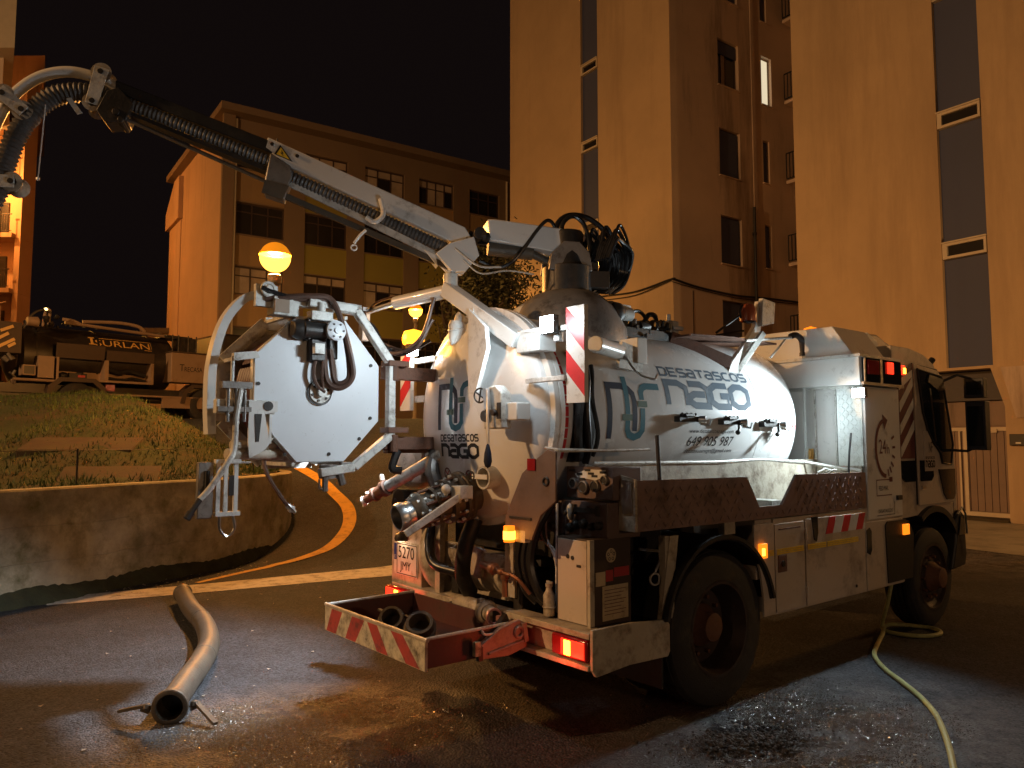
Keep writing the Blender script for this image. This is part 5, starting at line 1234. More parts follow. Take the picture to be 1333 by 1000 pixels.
# ---- rear basket with hazard board
U0, VA, VB = -.70, .61, 1.81
b = B(); b.box((U0-.012,VA-.02,.435),(U0+.004,VB+.02,.60)); b.tube([(U0-.004,VA-.03,.603),(U0-.004,VB+.03,.603)],.012,8); bk = part(b,'rear_basket','wdirty')
b = B(); b.box((U0+.005,VB-.005,.45),(-.02,VB+.005,.60)); b.box((U0+.005,VA-.005,.45),(-.02,VA+.005,.60)); b.box((U0+.005,VA+.006,.44),(-.02,VB-.006,.455)); b.box((-.035,VA,.456),(-.02,VB,.60)); part(b,'basket_shell',mat('grimy_red_steel',(.09,.032,.03),.5,0,.2,6,(.05,.03,.025),.5,6),bk)
b = B(); b.tube([(U0,VA,.605),(-.12,VA-.01,.61)],.010,8); b.tube([(U0,VB,.605),(-.02,VB,.61)],.010,8); part(b,'basket_rim','wsteel',bk)
b = B(); b.tube(smoothp([(-.32,VA-.015,.60),(-.30,VA-.03,.575),(-.18,VA-.03,.575),(-.14,VA-.015,.60)],6),.008,8); part(b,'basket_handle','wsteel',bk)
Lb = VB-VA+.04; v = VB+.02
def hz(v0, v1, sgn, m_, k):
    # sloping stripe on the board between v0 and v1 at its foot
    d = .07*sgn; z0, z1 = .438, .590
    q = lambda t: max(VA-.018, min(VB+.018, t))
    b = B(); b.add([(U0-.0135,q(v0),z0),(U0-.0135,q(v1),z0),(U0-.0135,q(v1+d),z1),(U0-.0135,q(v0+d),z1)],[(0,1,2,3)]); part(b,'red_stripe' if m_ == 'redd' else 'white_stripe',m_,bk,smooth=0)
def sheetf(f0, f1, g0, g1, m_, z0=.438, z1=.590, nm=None):
    # fractions along the board from its left end: foot f0..f1, head g0..g1
    q = lambda t: VB+.018-t*(VB-VA+.036)
    b = B(); b.add([(U0-.0135,q(f0),z0),(U0-.0135,q(f1),z0),(U0-.0135,q(g1),z1),(U0-.0135,q(g0),z1)],[(0,1,2,3)]); part(b,'red_stripe' if m_ == 'redd' else 'white_stripe',m_,bk,smooth=0)
sheetf(0,.02,0,.08,'refwd'); sheetf(.02,.13,.08,.20,'redd'); sheetf(.13,.24,.20,.31,'refwd'); sheetf(.24,.35,.31,.44,'redd'); sheetf(.35,.57,.44,.47,'refwd'); sheetf(.57,.68,.47,.57,'redd'); sheetf(.68,.84,.57,.70,'refwd'); sheetf(.84,.96,.70,.81,'redd'); sheetf(.96,1,.81,1,'refwd')
for (u, v, w, r, a) in ((-.48,1.34,.54,.085,.6),(-.42,1.10,.53,.095,.9)):
    b = B(); d = Vector((-.5,-.6,a)); b.lathe((u,v,w),d,[(-.06,r*.8),(-.05,r),(0,r),(.0,r*1.08),(.02,r*1.08),(.025,r),(.07,r*.9),(.07,r*.7),(-.02,r*.7),(-.02,0)],24); cp = part(b,'hose_coupling','pipe',bk)
    b = B(); b.bar(Vector((u,v,w))+Vector((.02,r+.0,.03)),Vector((u,v,w))+Vector((0,r+.09,.05)),.02,.012); part(b,'coupling_ear','pipe',cp)
b = B(); b.prism([(-.34,.44),(-.36,.52),(-.20,.60),(-.06,.63),(0,.60),(0,.46),(-.14,.43)],1,.56,.60); ar = part(b,'basket_arm','red_lit_arm',bevel=.006)
b = B(); b.ringt((-.07,.55,.56),(0,1,0),.03,.01,16,6); b.bar((-.02,.55,.50),(-.04,.55,.61),.03); b.tube([(-.3,.55,.47),(-.15,.55,.49),(0,.55,.51)],.008,6); part(b,'arm_pin','red_lit_arm',ar)
b = B(); b.bar((-.36,.57,.48),(-.10,.64,.64),.03,.05); b.bar((-.36,.56,.44),(-.36,.56,.52),.03); part(b,'arm_strap','dark',ar)
b = B(); b.box((-.40,.545,.47),(-.36,.575,.55)); part(b,'arm_clip','refwd',ar)

# ---- hazard boards on posts, work lights, beacon
def board(v0, v1, w0, w1, u, flip):
    b = B(); b.box((u,v0,w0),(u+.03,v1,w1)); t = part(b,'hazard_board','refw')
    n = 2; H_ = (w1-w0)
    for k in range(2):
        z = w0+H_*(.06+.46*k); s = .15 if not flip else -.15
        pts = [(v0,z+ (0 if not flip else .15)),(v0,z+.13+(0 if not flip else .15)),(v1,z+.13+(.15 if not flip else 0)),(v1,z+(.15 if not flip else 0))]
        pts = [(p[0],max(w0,min(w1,p[1]))) for p in pts]
        b = B(); b.prism(pts,0,u-.002,u-.0002); part(b,'red_stripe','red',t)
    return t
bd = board(.05,.20,1.925,2.49,.0,False)
b = B(); b.box((.03,.10,1.95),(.05,.14,2.05)); b.box((-.02,.20,2.06),(.02,.55,2.09)); b.box((0,.20,2.36),(.05,.62,2.39)); b.box((0,.44,2.26),(.14,.66,2.40)); b.cyl((.03,.30,2.36),(.03,.30,2.30),.03,10); part(b,'board_bracket','white',bd,bevel=.004)
b = B(); b.box((-.045,.26,2.345),(.0,.38,2.455)); wl = part(b,'work_light','dark',bevel=.006)
b = B(); b.box((-.050,.265,2.35),(-.0455,.375,2.45)); part(b,'led_panel','led',wl)
lamp('work_light_beam','SPOT',tuple(TM @ Vector((-.10,.34,2.44))),62,(.78,.92,1),.05,T3 @ Vector((-.72,.80,-.28)),vt,104,.6)
lamp('work_light_spill','POINT',tuple(TM @ Vector((-.26,.34,2.42))),11,(.80,.93,1),.05,None,vt)
bl = board(1.97,2.12,1.94,2.42,.03,True)
b = B(); b.box((.07,1.7,2.0),(.11,1.98,2.05)); b.box((.07,1.7,2.30),(.11,1.98,2.34)); part(b,'board_bracket','wsteel',bl)
b = B(); b.lathe((.02,1.92,2.44),(0,0,1),[(0,.075),(.02,.085),(.06,.085),(.10,.07),(.12,.0)],18); b_ = part(b,'amber_beacon','orangeglow')
b = B(); b.cyl((.02,1.92,2.40),(.02,1.92,2.44),.06,12); part(b,'beacon_base','dark',b_)
lamp('beacon_glow','POINT',tuple(TM @ Vector((-.10,1.94,2.50))),6,(1,.45,.05),.05,None,vt)
b = B(); b.box((-.02,1.84,2.35),(.01,1.94,2.40)); part(b,'work_light','led')
lamp('left_work_light_beam','SPOT',tuple(TM @ Vector((-.06,1.89,2.37))),900,(.86,.94,1),.03,(-2.3,.15,-2.6),vt,76,.8)
# work light under the housing, shining back along the tank
b = B(); b.box((3.085,-.06,2.06),(3.13,.05,2.14)); w2 = part(b,'work_light','dark',bevel=.004)
b = B(); b.box((3.079,-.055,2.065),(3.0845,.045,2.135)); part(b,'led_panel','led',w2)
lamp('housing_light_beam','SPOT',tuple(TM @ Vector((3.0,.0,2.09))),125,(.80,.95,1),.04,T3 @ Vector((-1,.10,-.45)),vt,152,.35)
lamp('housing_light_spill','POINT',tuple(TM @ Vector((2.98,-.02,2.06))),2.2,(.80,.95,1),.04,None,vt)
lamp('marker_glow','POINT',tuple(TM @ Vector((-.22,.56,1.15))),.5,(1,.30,.05),.03,None,vt)
lamp('tail_glow','POINT',tuple(TM @ Vector((-.10,.20,.44))),1.6,(1,.05,.02),.04,None,vt)
lamp('tail_glow_left','POINT',tuple(TM @ Vector((-.14,2.08,.52))),3.5,(1,.05,.02),.04,None,vt)
lamp('plate_glow','POINT',tuple(TM @ Vector((.0,2.08,.925))),.35,(1,.6,.35),.02,None,vt)

# ---- hose reel on its swing frame
RU, RW = -.885, 2.04
V0, V1 = 1.60, 2.08
octo = [(-1.05,2.51),(-.71,2.51),(-.455,2.22),(-.455,1.84),(-.71,1.57),(-1.04,1.57),(-1.19,1.73),(-1.325,1.95),(-1.325,2.24)]
b = B(); b.prism(octo,1,V0,V0+.012); rl_ = part(b,'reel_side_panel','wpanel',bevel=.003)
b = B()
for i in range(len(octo)):
    p, q = octo[i], octo[(i+1) % len(octo)]; b.add([(p[0],V0+.0125,p[1]),(q[0],V0+.0125,q[1]),(q[0],V0+.06,q[1]),(p[0],V0+.06,p[1])],[(0,1,2,3)])
part(b,'panel_rim','wsteel',rl_,solid=.006)
for (u, w) in ((-1.30,2.06),(-.52,2.22),(-.52,1.86),(-.60,1.72),(-.82,1.62),(-.66,2.14),(-1.12,1.62)):
    b = B(); b.cyl((u,V0-.008,w),(u,V0-.0005,w),.012,8); part(b,'panel_bolt','dark',rl_)
octb = [(-1.06,2.52),(-.70,2.52),(-.44,2.24),(-.44,1.84),(-.70,1.56),(-1.06,1.56),(-1.34,1.84),(-1.34,2.24)]
b = B()
for i in range(8):
    p, q = octb[i], octb[(i+1) % 8]; b.bar((p[0],V1+.04,p[1]),(q[0],V1+.04,q[1]),.09,.02,(0,1,0))
b.prism(octb,1,V1+.05,V1+.06); part(b,'reel_back_panel','wsteel')
b = B(); b.lathe((RU,V0+.06,RW),(0,1,0),[(0,.12),(.0,.43),(.015,.43),(.015,.2),(.42,.2),(.42,.43),(.44,.43),(.44,.12)],44); part(b,'reel_drum','grey')
b = B()
for k in range(9):
    for j in range(3): b.ringt((RU,V0+.10+.042*k,RW),(0,1,0),.30+.04*j,.021,40,8)
part(b,'coiled_hose',mat('dark_red_hose',(.07,.02,.02),.45,0,.2,8,(.03,.015,.012),.3,8))
# cross bars between the two panels
b = B()
for (u, w) in ((-1.33,2.24),(-1.05,2.53),(-.71,2.53),(-1.06,1.555),(-.70,1.555)): b.bar((u,V0,w),(u,V1+.06,w),.025,.025)
fr = part(b,'reel_cage','wsteel',bevel=.003)
# outer swing frame (square tube)
fo = [(-1.0,2.60),(-.66,2.585),(-.385,2.24),(-.385,1.74),(-.66,1.53),(-.90,1.50)]
b = B()
for p, q in zip(fo, fo[1:]): b.bar((p[0],V0-.04,p[1]),(q[0],V0-.04,q[1]),.055,.055,(0,1,0))
sf_ = part(b,'swing_frame','wsteel',bevel=.006)
b = B()
for w in (2.18,1.69):
    b.box((-.41,V0-.02,w-.045),(.06,V0+.06,w+.045)); b.cyl((-.36,V0-.05,w-.06),(-.36,V0-.05,w+.06),.03,10)
b.box((-.42,V0-.08,2.22),(-.26,V0+.04,2.26)); b.box((-.42,V0-.08,1.76),(-.26,V0+.04,1.80)); b.box((-.36,V0+.02,1.62),(.05,V0+.1,1.69)); part(b,'frame_hinge','rust',sf_,bevel=.004)
b = B(); b.tube(smoothp([(-.30,V0,1.64),(-.34,V0,1.52),(-.28,V0-.02,1.50)],6),.03,8); part(b,'hinge_hose','hoseb',sf_)
# motor, hub and hoses on the panel
TMo = TM
TM = TM @ Matrix.Translation((-.05,0,.02))
b = B(); b.cyl((-1.0,V0-.07,2.395),(-.84,V0-.07,2.395),.055,16); b.box((-.965,V0-.08,2.33),(-.945,V0-.002,2.47)); b.box((-.935,V0-.07,2.20),(-.83,V0-.002,2.34)); b.lathe((-1.02,V0-.05,2.395),(1,0,0),[(-.04,0),(-.04,.05),(.0,.065),(.04,.065),(.04,0)],18); b.box((-.80,V0-.05,2.22),(-.74,V0-.002,2.36)); rm_ = part(b,'reel_motor','dark',bevel=.006)
b = B(); b.lathe((-.80,V0-.10,2.395),(0,-1,0),[(0,.06),(.03,.066),(.05,.066),(.055,.055),(.055,.02),(.065,.018),(.065,0)],24); mf = part(b,'motor_flange','wpanel',rm_)
b = B()
for k in range(6):
    a = k*R(60); b.cyl((-.80+.045*math.cos(a),V0-.154,2.395+.045*math.sin(a)),(-.80+.045*math.cos(a),V0-.162,2.395+.045*math.sin(a)),.007,6)
part(b,'flange_bolts','dark',mf)
b = B(); b.box((-.95,V0-.10,2.46),(-.80,V0-.02,2.52)); b.cyl((-.87,V0-.06,2.50),(-.87,V0-.06,2.58),.03,12); b.box((-.93,V0-.11,2.24),(-.86,V0-.071,2.31)); part(b,'motor_valve','wsteel',rm_,bevel=.004)
TM = TMo
b = B(); b.lathe((-.895,V0-.001,2.02),(0,-1,0),[(0,.085),(.012,.085),(.012,.078)],28); hb = part(b,'hub_ring','black',rl_)
b = B(); b.lathe((-.895,V0-.008,2.02),(0,-1,0),[(0,.076),(.012,.07),(.012,.03),(.05,.03),(.05,.0)],24); hd = part(b,'hub_disc','wsteel',hb)
b = B()
for k in range(6):
    a = k*R(60)+.3; b.cyl((-.895+.055*math.cos(a),V0-.02,2.02+.055*math.sin(a)),(-.895+.055*math.cos(a),V0-.028,2.02+.055*math.sin(a)),.009,6)
part(b,'hub_bolts','dark',hd)
for pts, r, m_ in (
  ([(-1.26,V0+.02,2.60),(-1.0,V0-.06,2.635),(-.86,V0-.09,2.62),(-.79,V0-.12,2.44),(-.725,V0-.13,2.20),(-.73,V0-.12,2.10),(-.80,V0-.09,2.05),(-.87,V0-.06,2.10),(-.89,V0-.05,2.30)],.020,'brownhose'),
  ([(-1.2,V0+.03,2.60),(-.98,V0-.04,2.62),(-.84,V0-.07,2.60),(-.77,V0-.10,2.40),(-.735,V0-.11,2.16),(-.76,V0-.10,2.09),(-.82,V0-.07,2.10),(-.85,V0-.06,2.30)],.018,'brownhose'),
  ([(-.94,V0-.05,2.26),(-.96,V0-.05,2.14),(-.93,V0-.05,2.06),(-.88,V0-.05,2.02)],.014,'brownhose'),
  ([(-.90,V0-.06,2.26),(-.905,V0-.06,2.12),(-.89,V0-.05,2.04)],.010,'brownhose')):
    b = B(); b.tube(smoothp(pts,8),r,8); part(b,'hydraulic_hose',m_,rm_)
b = B(); b.tube(smoothp([(-1.30,V0-.02,2.66),(-1.10,V0-.02,2.62),(-.9,V0-.03,2.635),(-.7,V0,2.58),(-.5,V0+.02,2.5),(-.40,V0+.04,2.38),(-.25,V0+.05,2.32),(-.1,V0-.1,2.42)],8),.014,7); part(b,'frame_hose','hoseb',sf_)
# top beam and gooseneck
b = B(); b.bar((-1.28,V0+.05,2.62),(-.62,V0-.03,2.585),.07,.06,(0,1,0)); b.box((-1.22,V0-.02,2.50),(-1.05,V0+.09,2.62)); part(b,'top_beam','wsteel',bevel=.006)
b = B(); b.box((-1.215,V0-.03,2.515),(-1.12,V0-.021,2.60)); part(b,'beam_plate','cream')
gp = [(-1.24,V0+.08,2.64),(-1.36,V0+.12,2.60),(-1.46,V0+.18,2.45),(-1.52,V0+.2,2.20),(-1.53,V0+.2,1.95),(-1.52,V0+.2,1.75)]
b = B(); gs = smoothp(gp,8)
for p, q in zip(gs, gs[1:]): b.bar(p,q+(q-p)*.12,.05,.085,(0,1,0))
gn = part(b,'gooseneck_arm','white')
b = B(); b.box((-1.32,V0+.02,2.55),(-1.18,V0+.06,2.69)); b.ringt((-1.25,V0,2.66),(0,1,0),.04,.012,16,6); b.cyl((-1.25,V0-.03,2.66),(-1.25,V0+.06,2.66),.02,10); part(b,'arm_pulley','wsteel',gn)
# hose guide bracket at the left edge of the reel
b = B(); b.box((-1.56,V0-.03,1.87),(-1.20,V0+.03,1.955)); hg = part(b,'guide_beam','wsteel',bevel=.004)
b = B(); b.prism([(-1.37,1.95),(-1.19,1.95),(-1.19,1.885),(-1.27,1.87),(-1.235,1.69),(-1.27,1.645),(-1.36,1.60),(-1.37,1.70)],1,V0-.045,V0-.033); b.prism([(-1.24,1.87),(-1.225,1.87),(-1.225,1.69),(-1.24,1.69)],1,V0-.045,V0+.05); part(b,'guide_plate','white',hg)
b = B(); b.prism([(-1.335,1.87),(-1.29,1.87),(-1.305,1.70),(-1.325,1.70)],1,V0-.049,V0-.0455); b.cyl((-1.25,V0-.052,1.92),(-1.25,V0-.046,1.92),.03,12); part(b,'guide_slot','dark',hg)
b = B()
for k in range(3): b.cyl((-1.50+.05*k,V0-.05,1.82),(-1.50+.05*k,V0-.05,2.06),.012,8)
b.box((-1.54,V0-.07,2.02),(-1.36,V0-.03,2.06)); b.box((-1.56,V0-.06,1.88),(-1.36,V0-.031,1.91)); part(b,'guide_rollers','grey',hg)
b = B(); b.cyl((-1.45,V0,1.68),(-1.15,V0+.1,1.68),.03,10); b.cyl((-1.48,V0,1.625),(-1.1,V0+.1,1.62),.035,12); b.bar((-1.45,V0-.01,1.60),(-1.2,V0,1.72),.012); part(b,'lower_rollers','wdirty',hg)
b = B(); b.prism([(-1.46,2.24),(-1.32,2.26),(-1.30,2.22),(-1.46,2.19)],1,V0-.02,V0+.02); b.cyl((-1.46,V0+.0,2.22),(-1.46,V0+.0,1.90),.012,8); part(b,'cage_stay','wsteel',hg)
# jetting hose and lance
b = B(); b.tube(smoothp([(-1.42,V0-.05,2.06),(-1.45,V0-.06,1.85),(-1.46,V0-.06,1.66),(-1.50,V0-.08,1.58),(-1.60,V0-.10,1.44),(-1.66,V0-.1,1.37)],8),.018,10); jh = part(b,'jetting_hose','wsteel')
b = B(); b.cyl((-1.66,V0-.1,1.37),(-1.71,V0-.11,1.30),.016,10); b.cyl((-1.71,V0-.11,1.30),(-1.735,V0-.115,1.265),.022,10); part(b,'lance_nozzle','black',jh)
# hanging control box
b = B(); b.box((-1.65,V0-.02,1.25),(-1.56,V0+.02,1.58)); pb = part(b,'pendant_box','grey',bevel=.006)
b = B(); b.tube([(-1.60,V0-.03,1.53),(-1.60,V0-.03,1.40)],.016,8); part(b,'pendant_slot','black',pb)
b = B()
for u in (-1.535,-1.49,-1.43): b.box((u-.012,V0-.03,1.28),(u+.012,V0-.01,1.585))
b.box((-1.555,V0-.04,1.57),(-1.405,V0+.0,1.595)); b.box((-1.55,V0-.04,1.26),(-1.405,V0,1.285)); b.cyl((-1.4,V0-.02,1.575),(-1.34,V0-.02,1.575),.006,6); pf_ = part(b,'pendant_frame','white')
b = B(); b.box((-1.475,V0-.035,1.38),(-1.445,V0-.031,1.50)); part(b,'black_sleeve','black',pf_)
b = B(); b.tube(smoothp([(-1.52,V0-.02,1.26),(-1.515,V0-.02,1.18),(-1.47,V0-.02,1.14),(-1.43,V0-.02,1.18),(-1.44,V0-.02,1.26)],8),.009,7); part(b,'loop_shackle','alu',pf_)
# dangling brown hose
b = B(); b.tube(smoothp([(-1.22,V0+.1,1.62),(-1.21,V0+.05,1.50),(-1.14,V0,1.36),(-1.09,V0,1.30)],8),.013,8); dh_ = part(b,'dangling_hose','brownhose')
b = B(); b.lathe((-1.095,V0,1.305),(.05,0,-.045),[(0,.018),(.03,.02),(.03,.026),(.05,.026),(.055,.014),(.075,.014)],10); part(b,'hose_coupling','alu',dh_)
b = B(); b.cyl((-.82,V0,1.55),(-.82,V0,1.46),.06,14); b.box((-.74,V0-.03,1.55),(-.66,V0+.01,1.565)); b.cyl((-.86,V0-.04,1.50),(-.86,V0-.04,1.38),.02,8); b.cyl((-.76,V0-.05,1.49),(-.74,V0-.05,1.42),.025,8); b.tube([(-.9,V0-.04,1.46),(-.9,V0-.04,1.40),(-.84,V0-.04,1.39)],.007,6); part(b,'swivel_base','grey')

# ---- boom: frame with x along the boom's plan direction, y across towards the viewer, z up
bx_ = Vector((-.970,-.242,0)); by_ = Vector((.242,-.970,0))
MBm = Matrix(((bx_.x,by_.x,0,.42),(bx_.y,by_.y,0,5.79),(0,0,1,0),(0,0,0,1)))
def Q(): return MB(MBm)
b = Q(); b.lathe((0,0,2.42),(0,0,1),[(0,.46),(.12,.45),(.28,.37),(.38,.26),(.42,.16),(.42,0)],36); tu = part(b,'turret_dome','grey')
b = Q(); b.lathe((.10,-.1,2.40),(0,0,1),[(0,.40),(.15,.38),(.30,.30),(.40,.16),(.42,0)],32); part(b,'manhole_dome','white',tu)
b = Q(); b.cyl((0,0,2.82),(0,0,3.02),.19,20); b.lathe((0,0,2.98),(0,0,1),[(0,.17),(.06,.15),(.20,.12),(.30,.13),(.32,.12),(.32,0)],20)
for k in range(9):
    a = k*.7; b.box((.15*math.cos(a)-.03,.15*math.sin(a)-.03,2.84),(.15*math.cos(a)+.03,.15*math.sin(a)+.03,2.95+.03*(k % 3)))
part(b,'slew_gear','dark',tu,bevel=.004)
b = Q(); b.prism([(-.16,2.98),(-.14,3.12),(-.06,3.20),(.06,3.20),(.16,3.1),(.18,2.98)],1,-.13,-.10); b.prism([(-.16,2.98),(-.14,3.12),(-.06,3.20),(.06,3.20),(.16,3.1),(.18,2.98)],1,.10,.13); part(b,'slew_yoke','grey',tu,bevel=.004)
b = Q(); b.prism([(-.02,3.30),(.05,3.22),(.10,3.12),(.62,3.18),(.64,3.335),(.58,3.34)],1,-.09,.09); bb = part(b,'boom_base','white',bevel=.01)
b = Q(); b.cyl((.62,0,3.14),(.28,.02,3.12),.055,14); b.cyl((.30,.02,3.12),(.16,.02,3.06),.03,10); part(b,'lift_cylinder','pipe',bb)
b = Q(); b.tube([(.60+.05*k,.07*math.sin(k*2.1),3.20+.05*math.cos(k*2.3)) for k in range(6)],.025,7); b.cyl((.70,-.12,3.22),(.70,.12,3.22),.045,12); b.ball((.66,.1,3.2),.04,8); part(b,'boom_knuckle','dark',bb)
# telescopic boom
b = Q(); b.prism([(.74,3.18),(.80,3.275),(2.20,3.82),(2.22,3.74),(2.05,3.62),(.90,3.16)],1,-.05,.05); bm_ = part(b,'boom','white',bevel=.008)
b = Q(); b.prism([(.74,3.20),(.92,3.14),(1.02,3.06),(.90,2.93),(.80,2.94),(.70,3.06)],1,.02,.085); b.prism([(.74,3.20),(.92,3.14),(1.02,3.06),(.90,2.93),(.80,2.94),(.70,3.06)],1,-.085,-.02); b.prism([(1.02,3.06),(1.10,3.09),(1.0,2.97)],1,-.05,.05); part(b,'boom_cheek','white',bm_,bevel=.004)
b = Q(); b.bar((2.04,.03,3.505),(.98,.03,3.045),.05,.016,(0,1,0)); part(b,'lower_flange','wsteel',bm_)
def ribbed(path, r, n=12, pitch=.028, amp=.11):
    P = resample(path, pitch/2); 
    return P, [r*(1+(amp if i % 2 else -amp)) for i in range(len(P))]
P, rr = ribbed([(2.16,.02,3.605),(.92,.02,3.105)], .042)
b = Q(); b.tube(P, rr, 14); part(b,'boom_hose','rib',bm_,smooth=15)
b = Q(); P_ = [(1.42,.075,3.43),(1.40,.08,3.32),(1.46,.08,3.26),(1.52,.08,3.29)]; b.tube(smoothp(P_,6),.018,8); b.tube([(1.52,.06,3.20),(1.56,.06,3.16),(1.6,.06,3.10)],.012,6); b.ringt((1.60,.06,3.07),(0,1,0),.02,.006,12,6); part(b,'hose_strap','white',bm_)
b = Q(); b.prism([(2.18,3.70),(2.04,3.62),(2.03,3.54),(2.08,3.38),(2.22,3.42),(2.21,3.52)],1,-.075,.075); cl_ = part(b,'boom_collar','grey',bm_,bevel=.01)
b = Q(); b.prism([(2.05,3.47),(2.09,3.37),(2.23,3.41),(2.21,3.50)],1,.076,.088); part(b,'collar_plate','pipe',cl_)
b = Q(); b.prism([(2.185,3.765),(2.07,3.71),(2.16,3.655-.015)][::1] if False else [(2.115,3.77),(2.03,3.655),(2.155,3.70)],1,.0515,.0535); wt = part(b,'warning_triangle','ink',bm_)
b = Q(); b.prism([(2.11,3.752),(2.05,3.668),(2.14,3.70)],1,.0537,.0545); yt = part(b,'yellow_field','yel',wt)
b = Q(); b.prism([(2.108,3.735),(2.092,3.705),(2.102,3.708),(2.09,3.685),(2.115,3.715),(2.105,3.712)],1,.0547,.0552); part(b,'lightning_bolt','ink',yt)
b = Q()
for (s, w) in ((2.17,3.77),(2.0,3.70)): b.cyl((s,.0505,w),(s,.058,w),.013,10)
b.tube([(2.14,0,3.80),(2.14,0,3.83)],.008,6); part(b,'boom_bolt','dark',bm_)
# black inner section
b = Q(); b.prism([(2.15,3.70),(2.17,3.79),(3.18,4.115),(3.18,4.035)],1,-.05,.05); bi = part(b,'inner_boom','black',bevel=.006)
P, rr = ribbed([(2.18,.03,3.645),(3.20,.03,4.0)], .040)
b = Q(); b.tube(P, rr, 14); part(b,'boom_hose','rib',bi,smooth=15)
b = Q(); b.prism([(2.18,3.60),(2.18,3.565),(3.2,3.925),(3.2,3.95)],1,-.05,.05); part(b,'inner_flange','black',bi)
# lower parallel rod
b = Q(); b.bar((.86,.02,2.955),(2.10,.02,3.425),.04,.032,(0,1,0)); b.prism([(2.1,3.42),(2.0,3.42),(.85,2.97),(.85,2.95)],1,-.02,-.01); rd = part(b,'lift_rod','pipe')
b = Q(); b.cyl((2.12,.04,3.47),(3.14,.04,3.87),.014,10); part(b,'rod_extension','alu',rd)
# hose arch with rollers
arcp = [(3.175,0,4.085),(3.30,0,4.135),(3.45,0,4.16),(3.58,0,4.135),(3.70,0,4.065),(3.81,0,3.94),(3.88,0,3.79),(3.93,0,3.60),(3.98,0,3.35),(4.08,0,3.05)]
b = Q(); b.tube(smoothp(arcp,8),.036,14); ha_ = part(b,'arch_tube','white')
P, rr = ribbed(smoothp([(3.20,.01,3.99),(3.34,.01,4.02),(3.47,.01,4.01),(3.58,.01,3.96),(3.68,.01,3.85),(3.76,.01,3.70),(3.82,.01,3.50),(3.87,.01,3.28),(3.98,.01,3.05),(4.15,.01,2.75)],8), .062, pitch=.03)
b = Q(); b.tube(P, rr, 16); part(b,'arch_hose','rib',ha_,smooth=15)
def roller(s, w, ang, L1=.15, L2=.22):
    c, sn = math.cos(R(ang)), math.sin(R(ang)); f = lambda t, n_: (s+c*t-sn*n_, w+sn*t+c*n_)
    b = Q()
    for y0, y1 in ((.075,.083),(-.083,-.075)):
        pts = [f(-.04,-L1), f(.04,-L1), f(.045,L2), f(-.045,L2)]; b.prism(pts,1,y0,y1)
    pts = [f(-.045,-L1), f(-.04,-L1), f(-.04,L2), f(-.045,L2)]
    t = part(b,'roller_bracket','wsteel',ha_,bevel=.002)
    for n_ in (-L1+.02, L2-.03):
        p = f(0, n_); b = Q(); b.lathe((p[0],-.07,p[1]),(0,1,0),[(0,.03),(0,.065),(.03,.052),(.07,.045),(.11,.052),(.14,.065),(.14,.03)],20); part(b,'roller','wdirty',t)
        b = Q(); b.cyl((p[0],.084,p[1]),(p[0],.092,p[1]),.018,8); part(b,'roller_bolt','dark',t)
roller(3.285,4.05,12,.13,.13); roller(3.785,3.90,-52,.13,.13) if False else None
roller(3.765,3.88,-50,-.02+.10,.12); roller(3.86,3.36,-92,.12,.10)
b = Q(); b.prism([(3.15,4.05),(3.22,4.02),(3.28,3.88),(3.22,3.80),(3.10,3.83),(3.06,3.95)],1,-.09,.09); b.cyl((3.16,-.1,3.88),(3.16,.1,3.88),.025,10); b.cyl((3.13,-.1,3.83),(3.13,.1,3.83),.02,10); part(b,'boom_tip','dark',bi,bevel=.004)
b = Q(); b.prism([(3.44,3.96),(3.47,3.95),(3.40,3.85),(3.37,3.865)],1,.05,.06); b.cyl((3.39,.06,3.875),(3.39,.066,3.875),.01,8); part(b,'hanging_tab','wsteel',ha_)
b = Q(); b.tube([(3.59,.05,3.94),(3.615,.05,3.40)],.004,5); b.ball((3.615,.05,3.40),.014,6); part(b,'pull_cord','refw',ha_)
# black hoses over the turret
random.seed(9)
def hz_(pts, r, n_='turret_hose'):
    b = Q(); b.tube(smoothp(pts,8),r,8); part(b,n_,'hoseb',tu)
hz_([(.08,-.02,3.22),(.07,-.02,3.36),(-.02,-.02,3.44),(-.16,0,3.43),(-.30,0,3.34),(-.37,0,3.20),(-.34,0,3.04),(-.26,0,2.88)],.022)
hz_([(.05,.02,3.22),(.04,.03,3.36),(-.04,.04,3.42),(-.12,.05,3.36),(-.16,.05,3.22),(-.17,.05,3.06)],.018)
hz_([(.10,.03,3.24),(.12,.06,3.33),(.18,.08,3.36),(.26,.09,3.28),(.36,.10,3.14),(.45,.1,3.03),(.56,.08,2.98),(.70,.08,3.02)],.014)
for k in range(16):
    a = random.uniform(-.02,.02); x1 = -.18-.016*k; top = 3.20+.035*(k % 5)
    hz_([(-.10-.01*k,-.06+.02*k,3.06),(-.13-.012*k,-.06+.02*k,3.20),(x1+.03,-.05+.015*k,top),(x1-.07,-.04+.01*k,3.16+a),(x1-.09,0,3.03),(x1-.03,.02,2.92+a),(x1+.06,.02,2.84)],.012+.003*(k % 2))
b = Q(); b.box((-.22,-.09,3.00),(-.08,.09,3.10)); b.box((-.30,-.12,2.86),(-.10,.12,2.99))
for k in range(5): b.cyl((-.10-.03*k,.05,3.08),(-.10-.03*k,.05,3.20),.012,6)
part(b,'valve_block','dark',tu,bevel=.004)
b = Q(); b.tube(smoothp([(.82,.09,3.02),(.70,.12,2.92),(.5,.12,2.95),(.3,.14,2.93)],8),.006,5); b.tube(smoothp([(.88,.09,3.1),(.72,.14,2.97),(.55,.14,2.97)],8),.008,5); part(b,'thin_cable','wsteel',bm_)

